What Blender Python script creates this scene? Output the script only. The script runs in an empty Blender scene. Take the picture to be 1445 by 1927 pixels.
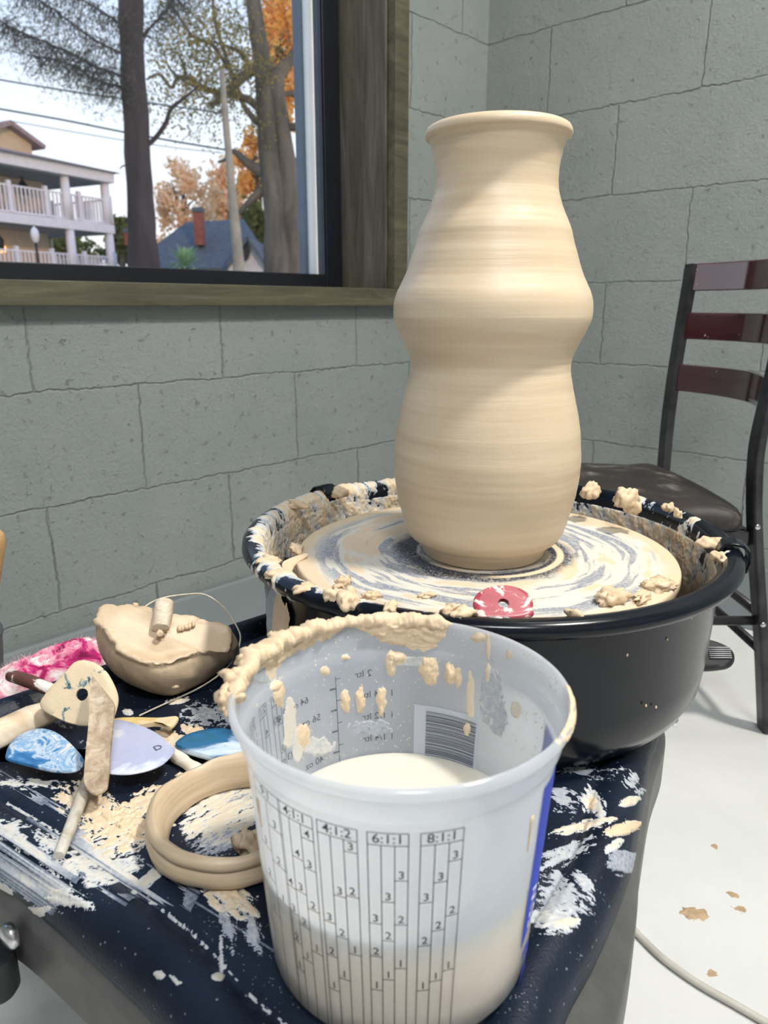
import bpy, math, random
import numpy as np
from mathutils import Vector, Matrix
random.seed(7)
rng = np.random.default_rng(7)
S = bpy.context.scene
COL = S.collection
# ------------------------------------------------------------------ camera model
W, H, F = 1445.0, 1927.0, 1400.0
CAMH = 0.741
TH = math.atan((963.5 - 576) / F)
ct, st = math.cos(TH), math.sin(TH)
def ray(x, y):
    u = (x - 722.5) / F; v = (y - 963.5) / F
    return np.array([u, ct - v * st, -st - v * ct])
def hz(x, y, zr):            # point at height zr (relative to the eye) on the sight line
    r = ray(x, y); p = r * (zr / r[2]); p[2] += CAMH; return p
def aty(x, y, Y):            # point at forward distance Y
    r = ray(x, y); p = r * (Y / r[1]); p[2] += CAMH; return p
def proj(P):
    X, Y, Z = P[..., 0], P[..., 1], P[..., 2] - CAMH
    d = Y * ct - Z * st; v = -Y * st - Z * ct
    return 722.5 + F * X / d, 963.5 + F * v / d
# ------------------------------------------------------------------ noise
_perm = np.random.default_rng(3).permutation(256); _perm = np.concatenate([_perm, _perm, _perm])
_g = np.random.default_rng(5).normal(size=(256, 3)); _g /= np.linalg.norm(_g, axis=1)[:, None]
def gn(x, y, z=0.0, seed=0):
    x, y, z = np.broadcast_arrays(np.asarray(x, float) + seed * 17.13, np.asarray(y, float) - seed * 7.7, np.asarray(z, float) + seed * 3.3)
    xi, yi, zi = np.floor(x).astype(int), np.floor(y).astype(int), np.floor(z).astype(int)
    fx, fy, fz = x - xi, y - yi, z - zi
    f = lambda t: t * t * t * (t * (t * 6 - 15) + 10)
    u, v, w = f(fx), f(fy), f(fz)
    def g(i, j, k):
        h = _perm[(_perm[(_perm[(xi + i) & 255] + yi + j) & 255] + zi + k) & 255]
        gg = _g[h]
        return gg[..., 0] * (fx - i) + gg[..., 1] * (fy - j) + gg[..., 2] * (fz - k)
    l = lambda a, b, t: a + (b - a) * t
    return 1.6 * l(l(l(g(0,0,0), g(1,0,0), u), l(g(0,1,0), g(1,1,0), u), v), l(l(g(0,0,1), g(1,0,1), u), l(g(0,1,1), g(1,1,1), u), v), w)
def fbm(x, y, z=0.0, seed=0, o=4, gain=.5):
    a, s, t = 1., 0., 0.
    for i in range(o):
        s = s + a * gn(np.asarray(x) * 2**i, np.asarray(y) * 2**i, np.asarray(z) * 2**i, seed + i); t += a; a *= gain
    return s / t
def sm(a, b, x): t = np.clip((x - a) / (b - a), 0, 1); return t * t * (3 - 2 * t)
# ------------------------------------------------------------------ mesh helpers
def mesh(name, V, Fc, mat=None, parent=None, smooth=True, attr=None, colors=None):
    me = bpy.data.meshes.new(name)
    me.from_pydata([tuple(map(float, v)) for v in V], [], [tuple(int(i) for i in f) for f in Fc])
    if smooth: me.polygons.foreach_set('use_smooth', [True] * len(me.polygons))
    if attr is not None:
        a = me.attributes.new('tone', 'FLOAT', 'POINT'); a.data.foreach_set('value', np.asarray(attr, np.float32))
    if colors is not None:
        a = me.color_attributes.new('pigment', 'FLOAT_COLOR', 'POINT')
        c = np.ones((len(V), 4), np.float32); c[:, :3] = colors; a.data.foreach_set('color', c.ravel())
    me.update()
    o = bpy.data.objects.new(name, me); COL.objects.link(o)
    if mat: me.materials.append(mat)
    if parent is not None:
        o.parent = parent; o.matrix_parent_inverse = PINV(parent)
    return o
def PINV(p):
    def wm(o): return (wm(o.parent) @ o.matrix_parent_inverse @ o.matrix_basis) if o.parent else o.matrix_basis.copy()
    return wm(p).inverted()
def thing(name, label, cat, loc=(0, 0, 0), group=None):
    o = bpy.data.objects.new(name, None); COL.objects.link(o); o.location = loc; o.empty_display_size = .05
    return tag(o, label, cat, group)
def tag(o, label, cat, group=None):
    o['label'] = label; o['category'] = cat
    if group: o['group'] = group
    return o
def struct(o): o['kind'] = 'structure'; return o
class MB:
    def __init__(s): s.V = []; s.F = []
    def add(s, V, Fc):
        n = len(s.V); s.V.extend([tuple(v) for v in V]); s.F.extend([tuple(i + n for i in f) for f in Fc]); return s
    def build(s, name, mat, parent=None, smooth=True): return mesh(name, s.V, s.F, mat, parent, smooth)
def autosmooth(o, deg=35):
    me = o.data
    me.polygons.foreach_set('use_smooth', [True] * len(me.polygons))
    try: me.set_sharp_from_angle(angle=math.radians(deg))
    except Exception: pass
    return o
def bevel(o, w, seg=2):
    m = o.modifiers.new('bevel', 'BEVEL'); m.width = w; m.segments = seg; m.limit_method = 'ANGLE'; m.angle_limit = math.radians(35)
    return o
def box(c, sz, ax=None):
    c = np.array(c, float); ax = np.eye(3) if ax is None else np.array(ax, float)
    V = [c + ax[0] * sz[0] / 2 * i + ax[1] * sz[1] / 2 * j + ax[2] * sz[2] / 2 * k for i in (-1, 1) for j in (-1, 1) for k in (-1, 1)]
    return V, [(0,1,3,2), (4,6,7,5), (0,4,5,1), (2,3,7,6), (0,2,6,4), (1,5,7,3)]
def catmull(P, n=8, closed=False):
    P = [np.array(p, float) for p in P]; out = []; N = len(P)
    rg = range(N) if closed else range(N - 1)
    for i in rg:
        p0 = P[(i - 1) % N] if closed or i > 0 else 2 * P[0] - P[1]
        p1, p2 = P[i], P[(i + 1) % N]
        p3 = P[(i + 2) % N] if closed or i < N - 2 else 2 * P[-1] - P[-2]
        for k in range(n):
            t = k / n
            out.append(.5 * ((2 * p1) + (-p0 + p2) * t + (2*p0 - 5*p1 + 4*p2 - p3) * t*t + (-p0 + 3*p1 - 3*p2 + p3) * t**3))
    if not closed: out.append(P[-1])
    return out
def tube(P, R, n=10, flat=1.0, cap=True, up=(0, 0, 1), wob=0, seed=0):
    P = [np.array(p, float) for p in P]; m = len(P)
    if np.isscalar(R): R = [R] * m
    V = []; Fc = []
    prev = None
    for i in range(m):
        t = P[min(i + 1, m - 1)] - P[max(i - 1, 0)]; t /= np.linalg.norm(t) + 1e-12
        a = np.array(up, float) if prev is None else prev
        a = a - t * np.dot(a, t)
        if np.linalg.norm(a) < 1e-4: a = np.array([1., 0, 0]) - t * t[0]
        a /= np.linalg.norm(a); prev = a; b = np.cross(t, a)
        for k in range(n):
            q = 2 * math.pi * k / n
            r = R[i]
            if wob: r = r * (1 + wob * float(gn(math.cos(q) * 1.3 + i * .35, math.sin(q) * 1.3, i * .3, seed)))
            V.append(P[i] + a * math.cos(q) * r * flat + b * math.sin(q) * r)
    for i in range(m - 1):
        for k in range(n):
            k2 = (k + 1) % n; Fc.append((i*n + k, i*n + k2, (i+1)*n + k2, (i+1)*n + k))
    if cap:
        Fc.append(tuple(range(n - 1, -1, -1))); Fc.append(tuple((m - 1) * n + k for k in range(n)))
    return V, Fc
def rod(P, w, h, up=(0, 0, 1)):   # rectangular section bar along a polyline, w across, h along up
    P = [np.array(p, float) for p in P]; m = len(P); V = []; Fc = []
    for i in range(m):
        t = P[min(i + 1, m - 1)] - P[max(i - 1, 0)]; t /= np.linalg.norm(t)
        a = np.array(up, float); a -= t * np.dot(a, t); a /= np.linalg.norm(a); b = np.cross(t, a)
        for sa, sb in ((-1,-1), (-1,1), (1,1), (1,-1)): V.append(P[i] + a * sa * h / 2 + b * sb * w / 2)
    for i in range(m - 1):
        for k in range(4): Fc.append((i*4 + k, i*4 + (k+1) % 4, (i+1)*4 + (k+1) % 4, (i+1)*4 + k))
    Fc.append((3,2,1,0)); Fc.append(tuple((m-1)*4 + k for k in range(4)))
    return V, Fc
def lathe(prof, c, n=128, closed=False):
    V = []; Fc = []; m = len(prof)
    for r, z in prof:
        for k in range(n):
            a = 2 * math.pi * k / n; V.append((c[0] + r * math.cos(a), c[1] + r * math.sin(a), c[2] + z))
    for i in range(m if closed else m - 1):
        j = (i + 1) % m
        for k in range(n):
            k2 = (k + 1) % n; Fc.append((i*n + k, i*n + k2, j*n + k2, j*n + k))
    return V, Fc
def slab(name, pts, thick, mat, parent=None, bev=.0012, hole=None, bend=None, n=5, smoothed=True):
    """flat tool: pts = list of world points (top outline); gets thickness, rounded edge, optional round hole"""
    P = np.array(catmull(pts, n, True) if smoothed else pts); N = len(P); c = P.mean(0)
    A = P - c; u, s, vt = np.linalg.svd(A, full_matrices=False); nrm = vt[2]
    if nrm[2] < 0: nrm = -nrm
    def inset(f, dz):
        return c + (P - c) * f - nrm * dz
    rad = np.linalg.norm(A, axis=1).mean(); b = bev / rad
    rings = [inset(1 - b, thick), inset(1, thick - bev), inset(1, bev), inset(1 - b, 0)]
    if hole is not None:
        hc, hr = np.array(hole[0], float), hole[1]
        ang = [(P[i] - hc) / np.linalg.norm(P[i] - hc) for i in range(N)]
        hx = np.array([hc + a * hr for a in ang])
    else:
        hx = None
    for f in (.8, .55, .3): 
        if hx is None: rings.append(inset(f * (1 - b), 0))
        else:
            Q = inset(1 - b, 0); rings.append(hx + (Q - hx) * f)
    V = [v for r in rings for v in r]; Fc = []
    for i in range(len(rings) - 1):
        for k in range(N): Fc.append((i*N + k, i*N + (k+1) % N, (i+1)*N + (k+1) % N, (i+1)*N + k))
    if hx is None:
        V.append(c); L = len(V) - 1; b0 = (len(rings) - 1) * N
        for k in range(N): Fc.append((b0 + k, b0 + (k+1) % N, L))
        Fc.append(tuple(range(N - 1, -1, -1)))
    else:
        hb = [h - nrm * thick for h in hx]; b0 = (len(rings) - 1) * N; b1 = len(V)
        V += list(hx) + hb
        for k in range(N):
            k2 = (k + 1) % N
            Fc.append((b0 + k, b0 + k2, b1 + k2, b1 + k)); Fc.append((b1 + k, b1 + k2, b1 + N + k2, b1 + N + k)); Fc.append((b1 + N + k, b1 + N + k2, k2, k))
    V = np.array(V)
    if bend is not None: V = bend(V, c)
    return autosmooth(mesh(name, V, Fc, mat, parent), 50)
def lump(name, c, r, mat, parent=None, seed=0, amp=.35, rot=0, fr=1.6, n=26):
    V = []; Fc = []; m = n // 2 + 1
    th = np.linspace(0, math.pi, m); ph = np.linspace(0, 2 * math.pi, n, endpoint=False)
    T, Pq = np.meshgrid(th, ph, indexing='ij')
    x, y, z = np.sin(T) * np.cos(Pq), np.sin(T) * np.sin(Pq), np.cos(T)
    k = 1 + amp * fbm(x * fr, y * fr, z * fr * .6, seed, 2) * 1.5 - amp * .8 * np.abs(fbm(x * fr * 1.7, y * fr * 1.7, z * fr * .5, seed + 9, 2)) + .06 * fbm(x * 6, y * 6, z * 6, seed + 5, 2)
    x, y, z = x * k * r[0], y * k * r[1], np.maximum(z * k, -.55) * r[2]
    xr = x * math.cos(rot) - y * math.sin(rot); yr = x * math.sin(rot) + y * math.cos(rot)
    V = np.stack([xr + c[0], yr + c[1], z + c[2] + .5 * r[2]], -1).reshape(-1, 3)
    for i in range(m - 1):
        for j in range(n): Fc.append((i*n + j, (i+1)*n + j, (i+1)*n + (j+1) % n, i*n + (j+1) % n))
    return mesh(name, V, Fc, mat, parent, True, attr=np.full(len(V), .9))
def residue(name, P, N, Hh, mat, parent=None, wrap=False, tone=None, kind=None):
    """a skin of slip/clay of height Hh over a parametric surface; only where Hh > 0"""
    a, b = Hh.shape
    Q = P + N * np.clip(Hh, -.0003, None)[..., None]
    keep = np.zeros((a, b), bool)
    pos = Hh > 0
    i0, i1 = np.arange(a - 1), np.arange(1, a)
    bb = np.arange(b) if wrap else np.arange(b - 1)
    A, B = np.meshgrid(i0, bb, indexing='ij'); B2 = (B + 1) % b
    fm = pos[A, B] | pos[A + 1, B] | pos[A + 1, B2] | pos[A, B2]
    A, B, B2 = A[fm], B[fm], B2[fm]
    idx = np.stack([A * b + B, A * b + B2, (A + 1) * b + B2, (A + 1) * b + B], -1)
    used, inv = np.unique(idx, return_inverse=True); inv = inv.reshape(idx.shape)
    V = Q.reshape(-1, 3)[used]
    t = (tone if tone is not None else np.clip(Hh / .0012, 0, 1)).reshape(-1)[used]
    o = mesh(name, V, inv, mat, parent, True, attr=t)
    if kind: o['kind'] = kind
    return o
# ------------------------------------------------------------------ materials
def newmat(name):
    m = bpy.data.materials.new(name); m.use_nodes = True; nt = m.node_tree; nt.nodes.clear()
    out = nt.nodes.new('ShaderNodeOutputMaterial'); b = nt.nodes.new('ShaderNodeBsdfPrincipled')
    nt.links.new(b.outputs[0], out.inputs[0]); return m, nt, b, out
def nd(nt, t, **k):
    n = nt.nodes.new('ShaderNode' + t)
    for a, v in k.items():
        if a.startswith('_'): setattr(n, a[1:], v)
        else: n.inputs[a.replace('__', ' ')].default_value = v
    return n
def ramp(nt, fac, stops, interp='LINEAR'):
    r = nt.nodes.new('ShaderNodeValToRGB'); r.color_ramp.interpolation = interp
    e = r.color_ramp.elements
    while len(e) < len(stops): e.new(.5)
    for i, (p, c) in enumerate(stops): e[i].position = p; e[i].color = (*c, 1) if len(c) == 3 else c
    nt.links.new(fac, r.inputs[0]); return r.outputs[0]
def mixc(nt, f, a, b):
    m = nt.nodes.new('ShaderNodeMix'); m.data_type = 'RGBA'
    for i, s in ((0, f), (6, a), (7, b)):
        if isinstance(s, bpy.types.NodeSocket): nt.links.new(s, m.inputs[i])
        else: m.inputs[i].default_value = s if i == 0 else (*s, 1)
    return m.outputs[2]
def mth(nt, op, a, b=None, clamp=False):
    m = nt.nodes.new('ShaderNodeMath'); m.operation = op; m.use_clamp = clamp
    for i, s in enumerate((a, b)):
        if s is None: continue
        if isinstance(s, bpy.types.NodeSocket): nt.links.new(s, m.inputs[i])
        else: m.inputs[i].default_value = s
    return m.outputs[0]
def coords(nt, scale=(1, 1, 1), kind='Object', loc=(0, 0, 0)):
    tc = nt.nodes.new('ShaderNodeTexCoord'); mp = nt.nodes.new('ShaderNodeMapping')
    mp.inputs['Scale'].default_value = scale; mp.inputs['Location'].default_value = loc
    nt.links.new(tc.outputs[kind], mp.inputs[0]); return mp.outputs[0]
def noise(nt, vec, scale, detail=4, rough=.55, dist=0):
    n = nd(nt, 'TexNoise', Scale=scale, Detail=detail, Roughness=rough, Distortion=dist); nt.links.new(vec, n.inputs['Vector']); return n.outputs[0]
def bump(nt, b, h, strength=.3, dist=.001, prev=None):
    n = nt.nodes.new('ShaderNodeBump'); n.inputs['Strength'].default_value = strength; n.inputs['Distance'].default_value = dist
    nt.links.new(h, n.inputs['Height'])
    if prev is not None: nt.links.new(prev, n.inputs['Normal'])
    nt.links.new(n.outputs[0], b.inputs['Normal']); return n.outputs[0]
def simple(name, col, rough=.5, metal=0, col2=None, scale=30, bmp=0, bscale=200, stretch=(1, 1, 1), spec=.5, lo=.4, hi=.6, bdist=.001):
    m, nt, b, _ = newmat(name); b.inputs['Roughness'].default_value = rough; b.inputs['Metallic'].default_value = metal
    b.inputs['Specular IOR Level'].default_value = spec
    v = coords(nt, stretch)
    if col2 is None: col2 = tuple(c * .85 for c in col)
    n = noise(nt, v, scale)
    nt.links.new(ramp(nt, n, [(lo, col2), (hi, col)]), b.inputs['Base Color'])
    if bmp: bump(nt, b, noise(nt, v, bscale, 3), bmp, bdist)
    return m
CLAY = (.68, .53, .36); CLAYD = (.60, .455, .30)
def m_clay(name='clay', c=CLAY, c2=CLAYD, rough=.55):
    m, nt, b, _ = newmat(name); v = coords(nt)
    n = noise(nt, v, 40, 5); nt.links.new(ramp(nt, n, [(.35, c2), (.65, c)]), b.inputs['Base Color'])
    b.inputs['Roughness'].default_value = rough
    bump(nt, b, noise(nt, v, 260, 5, .6), .35, .0012); return m
def m_slip(name='dried slip', blue=(.10, .13, .19)):
    m, nt, b, _ = newmat(name); v = coords(nt)
    at = nt.nodes.new('ShaderNodeAttribute'); at.attribute_name = 'tone'
    n = noise(nt, v, 350, 4); t = mth(nt, 'ADD', at.outputs['Fac'], mth(nt, 'MULTIPLY', mth(nt, 'SUBTRACT', n, .5), .35), True)
    nt.links.new(ramp(nt, t, [(0.0, blue), (.14, (.34, .37, .42)), (.22, (.40, .43, .47)), (.32, (.57, .57, .55)), (.52, (.66, .58, .45)), (.8, CLAY)]), b.inputs['Base Color'])
    b.inputs['Roughness'].default_value = .55
    bump(nt, b, noise(nt, v, 420, 5, .65), .45, .0008); return m
M = {}
M['clay'] = m_clay(); M['slip'] = m_slip()
M['clay_dry'] = m_clay('clay drying pale', (.70, .58, .43), (.60, .47, .33), .7)
# thrown vase: horizontal throwing streaks
m, nt, b, _ = newmat('thrown vase clay'); v = coords(nt, (3, 3, 60))
n = noise(nt, v, 1.6, 6, .6, .3); nt.links.new(ramp(nt, n, [(.25, (.53, .41, .275)), (.5, (.605, .485, .34)), (.75, (.67, .55, .40))]), b.inputs['Base Color'])
v2 = coords(nt, (14, 14, 330)); bump(nt, b, noise(nt, v2, 1.3, 5, .6), .25, .0006)
b.inputs['Roughness'].default_value = .42; b.inputs['Specular IOR Level'].default_value = .42; M['vase'] = m
# deck plastic
def m_plastic(name, col, rough, speck=True, bs=650, bst=.5):
    m, nt, b, _ = newmat(name); v = coords(nt)
    n = noise(nt, v, 18, 4); base = ramp(nt, n, [(.3, col), (.75, tuple(c * 1.9 + .002 for c in col))])
    if speck:
        vo = nd(nt, 'TexVoronoi', Scale=420); nt.links.new(v, vo.inputs['Vector'])
        sp = mth(nt, 'LESS_THAN', vo.outputs['Distance'], .17)
        clus = mth(nt, 'GREATER_THAN', noise(nt, v, 26, 5, .7), .57)
        vo2 = nd(nt, 'TexVoronoi', Scale=130); nt.links.new(v, vo2.inputs['Vector'])
        s2 = mth(nt, 'LESS_THAN', vo2.outputs['Distance'], .09)
        f = mth(nt, 'MAXIMUM', mth(nt, 'MULTIPLY', sp, clus), s2)
        base = mixc(nt, mth(nt, 'MULTIPLY', f, .35), base, (.5, .51, .53))
    nt.links.new(base, b.inputs['Base Color']) if speck else nt.links.new(base, b.inputs['Base Color'])
    b.inputs['Roughness'].default_value = rough; b.inputs['Specular IOR Level'].default_value = .28
    bump(nt, b, noise(nt, v, bs, 3), bst, .0008); return m
M['deck'] = m_plastic('navy textured plastic', (.004, .008, .018), .42)
M['pan'] = m_plastic('black moulded plastic', (.002, .0035, .007), .2, False, 60, .05)
M['graymetal'] = simple('grey painted metal', (.105, .108, .105), .45, .3, (.085, .088, .085), 60, .15, 900)
M['black'] = simple('black rubber', (.012, .013, .016), .5, 0, (.008, .008, .01), 20, .1, 300)
M['steel'] = simple('bright steel', (.75, .76, .78), .25, 1.0, (.5, .5, .5), 150)
# wheel head uses per-vertex pigment
def m_pig(name, rough=.5, bs=300, bst=.3):
    m, nt, b, _ = newmat(name); a = nt.nodes.new('ShaderNodeVertexColor'); a.layer_name = 'pigment'
    nt.links.new(a.outputs[0], b.inputs['Base Color']); b.inputs['Roughness'].default_value = rough
    bump(nt, b, noise(nt, coords(nt), bs, 4), bst, .0006); return m
M['pig'] = m_pig('slip covered wheel head')
# painted block wall
def m_block(name, sx):
    m, nt, b, _ = newmat(name)
    tc = nt.nodes.new('ShaderNodeTexCoord'); sep = nt.nodes.new('ShaderNodeSeparateXYZ'); nt.links.new(tc.outputs['Object'], sep.inputs[0])
    ob = tc.outputs['Object']
    w = noise(nt, ob, 9, 3); w2 = noise(nt, ob, 60, 3)
    wob = mth(nt, 'ADD', mth(nt, 'MULTIPLY', mth(nt, 'SUBTRACT', w, .5), .016), mth(nt, 'MULTIPLY', mth(nt, 'SUBTRACT', w2, .5), .010))
    cm = nt.nodes.new('ShaderNodeCombineXYZ')
    nt.links.new(mth(nt, 'ADD', mth(nt, 'ADD', sep.outputs[0], sx + 38.7), wob), cm.inputs[0])
    nt.links.new(mth(nt, 'ADD', mth(nt, 'ADD', sep.outputs[2], 2.0 - .598), wob), cm.inputs[1])
    br = nt.nodes.new('ShaderNodeTexBrick'); br.offset = .5
    for k, vv in (('Scale', 1), ('Mortar Size', .0028), ('Mortar Smooth', .9), ('Brick Width', .387), ('Row Height', .2)): br.inputs[k].default_value = vv
    nt.links.new(cm.outputs[0], br.inputs['Vector'])
    patch = ramp(nt, noise(nt, ob, 7, 5, .7), [(.42, (0.08,)*3), (.62, (1,)*3)])
    mort = mth(nt, 'MULTIPLY', br.outputs['Fac'], patch)
    n1 = noise(nt, ob, 3.5, 5); n2 = noise(nt, ob, 55, 5, .7)
    base = ramp(nt, n1, [(.3, (.25, .282, .275)), (.7, (.305, .335, .328))])
    pits = ramp(nt, n2, [(.31, (1,)*3), (.40, (0,)*3)])
    base = mixc(nt, mth(nt, 'MULTIPLY', pits, .35), base, (.15, .15, .145))
    base = mixc(nt, mth(nt, 'MULTIPLY', mort, .6), base, (.10, .098, .09))
    nt.links.new(base, b.inputs['Base Color']); b.inputs['Roughness'].default_value = .6
    h = mth(nt, 'SUBTRACT', mth(nt, 'ADD', mth(nt, 'MULTIPLY', noise(nt, ob, 130, 6, .75), .75), mth(nt, 'MULTIPLY', noise(nt, ob, 22, 4), .35)), mth(nt, 'ADD', mth(nt, 'MULTIPLY', br.outputs['Fac'], .7), mth(nt, 'MULTIPLY', pits, .5)))
    bump(nt, b, h, .9, .0055); return m
# ================================================================== SETTING
aL = math.radians(43.0); aR = aL - math.pi / 2
dL = np.array([math.sin(aL), math.cos(aL), 0]); dR = np.array([math.sin(aR), math.cos(aR), 0])
r0 = ray(902, 576); D0 = 2.2
PC = np.array([r0[0] / r0[1] * D0, D0, 0.])
outL = np.array([-dL[1], dL[0], 0]); outR = np.array([dL[0], dL[1], 0])   # outward normals
ZT = 2.75
def onwall(x, y, off=0.0):      # sight line meets left wall plane (off = outward shift) -> (s, z)
    r = ray(x, y); P0 = PC + outL * off; t = np.dot(P0, outL) / np.dot(r, outL); p = r * t
    return float(np.dot(p - PC, dL)), float(p[2] + CAMH)
def wl(s, off, z): return PC + dL * s + outL * off + np.array([0, 0, z])
def frame_obj(o, d, outn, origin):
    """give a wall local axes x = along wall, y = outward, z = up (vertices given local)"""
    o.matrix_world = Matrix(((d[0], outn[0], 0, origin[0]), (d[1], outn[1], 0, origin[1]), (0, 0, 1, 0), (0, 0, 0, 1)))
sJ, _ = onwall(735, 300, -.02)        # inner face of right jamb
# jamb depth so that the window frame's corner shows at x=643
off = 0.0
for k in range(200):
    p = wl(sJ, off, 1.0); x, _y = proj(p)
    if x < 643: break
    off += .001
DF = off                               # plane of window frame
_, zS = onwall(0, 525, -.03)           # top of sill board front
_, zB = onwall(0, 576, -.03)
sCo, _ = onwall(765, 150, -.02)        # casing outer edge
s0, s1, z1w = -3.3, sJ + .02, 2.1
# left wall with window opening (local coords)
TW = .22
def wallbox(mb, x0, x1, y0, y1, z0, z1): mb.add(*box(((x0+x1)/2, (y0+y1)/2, (z0+z1)/2), (x1-x0, y1-y0, z1-z0)))
WX0 = -2.35
mb = MB(); wallbox(mb, s0, 0, 0, TW, 0, zB + .012); wallbox(mb, sJ + .012, 0.0, 0, TW, zB + .012, ZT); wallbox(mb, s0, sJ + .012, 0, TW, 2.05, ZT); wallbox(mb, s0, WX0, 0, TW, zB + .012, 2.05)
wL = struct(mb.build('wall_left', m_block('painted block wall', .3035), smooth=False)); frame_obj(wL, dL, outL, PC)
outRw = np.array([dL[0], dL[1], 0]); dRn = dR
mb = MB(); wallbox(mb, -3.3, TW, 0, TW, 0, ZT)
wR = struct(mb.build('wall_right', m_block('painted block wall right', .1885), smooth=False)); frame_obj(wR, dR, outRw, PC)
M['plaster'] = simple('grey plaster', (.34, .35, .35), .8, 0, (.30, .31, .31), 3)
C3 = PC + dL * -3.3; C4 = PC + dR * -3.3
mb = MB(); wallbox(mb, 0, 3.3 + TW, 0, TW, 0, ZT)
o = struct(mb.build('wall_back', M['plaster'], smooth=False)); frame_obj(o, -dR, -dL, C3)
mb = MB(); wallbox(mb, 0, 3.3 + TW, 0, TW, 0, ZT)
o = struct(mb.build('wall_near', M['plaster'], smooth=False)); frame_obj(o, -dL, -outL, C4)
# floor: white painted concrete
m, nt, b, _ = newmat('white painted concrete'); ob = coords(nt)
n1 = noise(nt, ob, 3, 6, .65); base = ramp(nt, n1, [(.3, (.56, .57, .57)), (.7, (.67, .68, .675))])
sc = ramp(nt, noise(nt, coords(nt, (1, 1, 1)), 22, 8, .75, .4), [(.26, (1,)*3), (.34, (0,)*3)])
base = mixc(nt, mth(nt, 'MULTIPLY', sc, .45), base, (.36, .33, .30)); nt.links.new(base, b.inputs['Base Color'])
b.inputs['Roughness'].default_value = .5; bump(nt, b, noise(nt, ob, 90, 5), .15, .001); M['floor'] = m
def quadbox(name, pts, z0, z1, mat):
    V = [(p[0], p[1], z) for z in (z0, z1) for p in pts]
    return mesh(name, V, [(3,2,1,0), (4,5,6,7)] + [(i, (i+1) % 4, 4 + (i+1) % 4, 4 + i) for i in range(4)], mat, None, False)
C5 = C3 + dR * -3.3
struct(quadbox('floor', [C3, C5, C4, PC], -.08, 0, M['floor']))
struct(quadbox('ceiling', [C3, C5, C4, PC], ZT, ZT + .1, M['plaster']))
M['base'] = simple('grey blue baseboard paint', (.235, .265, .28), .45, 0, (.21, .24, .25), 5, .05, 60)
mb = MB(); wallbox(mb, -3.3, 0, -.014, 0, 0.0, .155); o = struct(mb.build('baseboard_left', M['base'], smooth=False)); frame_obj(o, dL, outL, PC); bevel(o, .004)
mb = MB(); wallbox(mb, -3.3, -.014, -.014, 0, 0.0, .155); o = struct(mb.build('baseboard_right', M['base'], smooth=False)); frame_obj(o, dR, outRw, PC); bevel(o, .004)
# ---- window
m, nt, b, _ = newmat('weathered wood'); 
def woodmat(name, st, c1=(.045, .038, .025), c2=(.13, .11, .08), c3=(.20, .18, .15)):
    m, nt, b, _ = newmat(name); v = coords(nt, st); n = noise(nt, v, 1, 8, .68, .6)
    nt.links.new(ramp(nt, n, [(.3, c1), (.52, c2), (.72, c3)]), b.inputs['Base Color']); b.inputs['Roughness'].default_value = .65
    bump(nt, b, noise(nt, v, 3, 6), .3, .002); return m
M['woodV'] = woodmat('weathered wood casing upright', (34, 34, 3.2), (.035, .030, .022), (.105, .094, .075), (.18, .165, .14)); M['woodH'] = woodmat('weathered wood sill', (3.5, 34, 34), (.04, .035, .021), (.088, .08, .05), (.145, .13, .085))
win = bpy.data.objects.new('window_1', None); COL.objects.link(win); struct(win); win.location = wl(-1.4, 0, zS)
def wbox(name, x0, x1, y0, y1, z0, z1, mat, bv=.002, parent=win):
    mb = MB(); wallbox(mb, x0, x1, y0, y1, z0, z1)
    o = mesh(name, mb.V, mb.F, mat, None, False); frame_obj(o, dL, outL, PC)
    if bv: bevel(o, bv)
    if parent is not None:
        mw = o.matrix_world.copy(); o.parent = parent; o.matrix_parent_inverse = Matrix.Translation(parent.location).inverted(); o.matrix_basis = mw
    return o
M['alu'] = simple('black window frame', (.006, .008, .014), .4, 0, (.005, .006, .01), 10)
M['alu2'] = simple('blue grey window stop', (.045, .062, .095), .35, 0, (.04, .055, .085), 10)
M['alu3'] = simple('white glazing spacer', (.8, .82, .84), .35, 0, (.75, .78, .8), 10)
M['alu4'] = simple('slate exterior jamb', (.10, .14, .19), .5, 0, (.09, .12, .17), 10)
XL = WX0 + .03
# trims (wood): sill, right jamb lining, right casing strip
o = wbox('trim_1', WX0 - .05, sCo, -.030, .0, zB, zS, M['woodH'], .002, None); struct(o)
o = wbox('trim_2', WX0 - .03, sJ + .012, 0, TW, zB + .004, zS, M['woodH'], 0, None); struct(o)
o = wbox('trim_3', sJ, sJ + .0058, -.004, DF + .06, zS, 2.06, M['woodV'], .002, None); struct(o)
o = wbox('trim_4', sJ + .0075, sCo, -.028, -.0002, zS, 2.12, M['woodH'], .002, None); struct(o)
o = wbox('trim_5', WX0 - .04, sJ, -.02, .05, 2.03, 2.10, M['woodH'], .002, None); struct(o)
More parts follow.
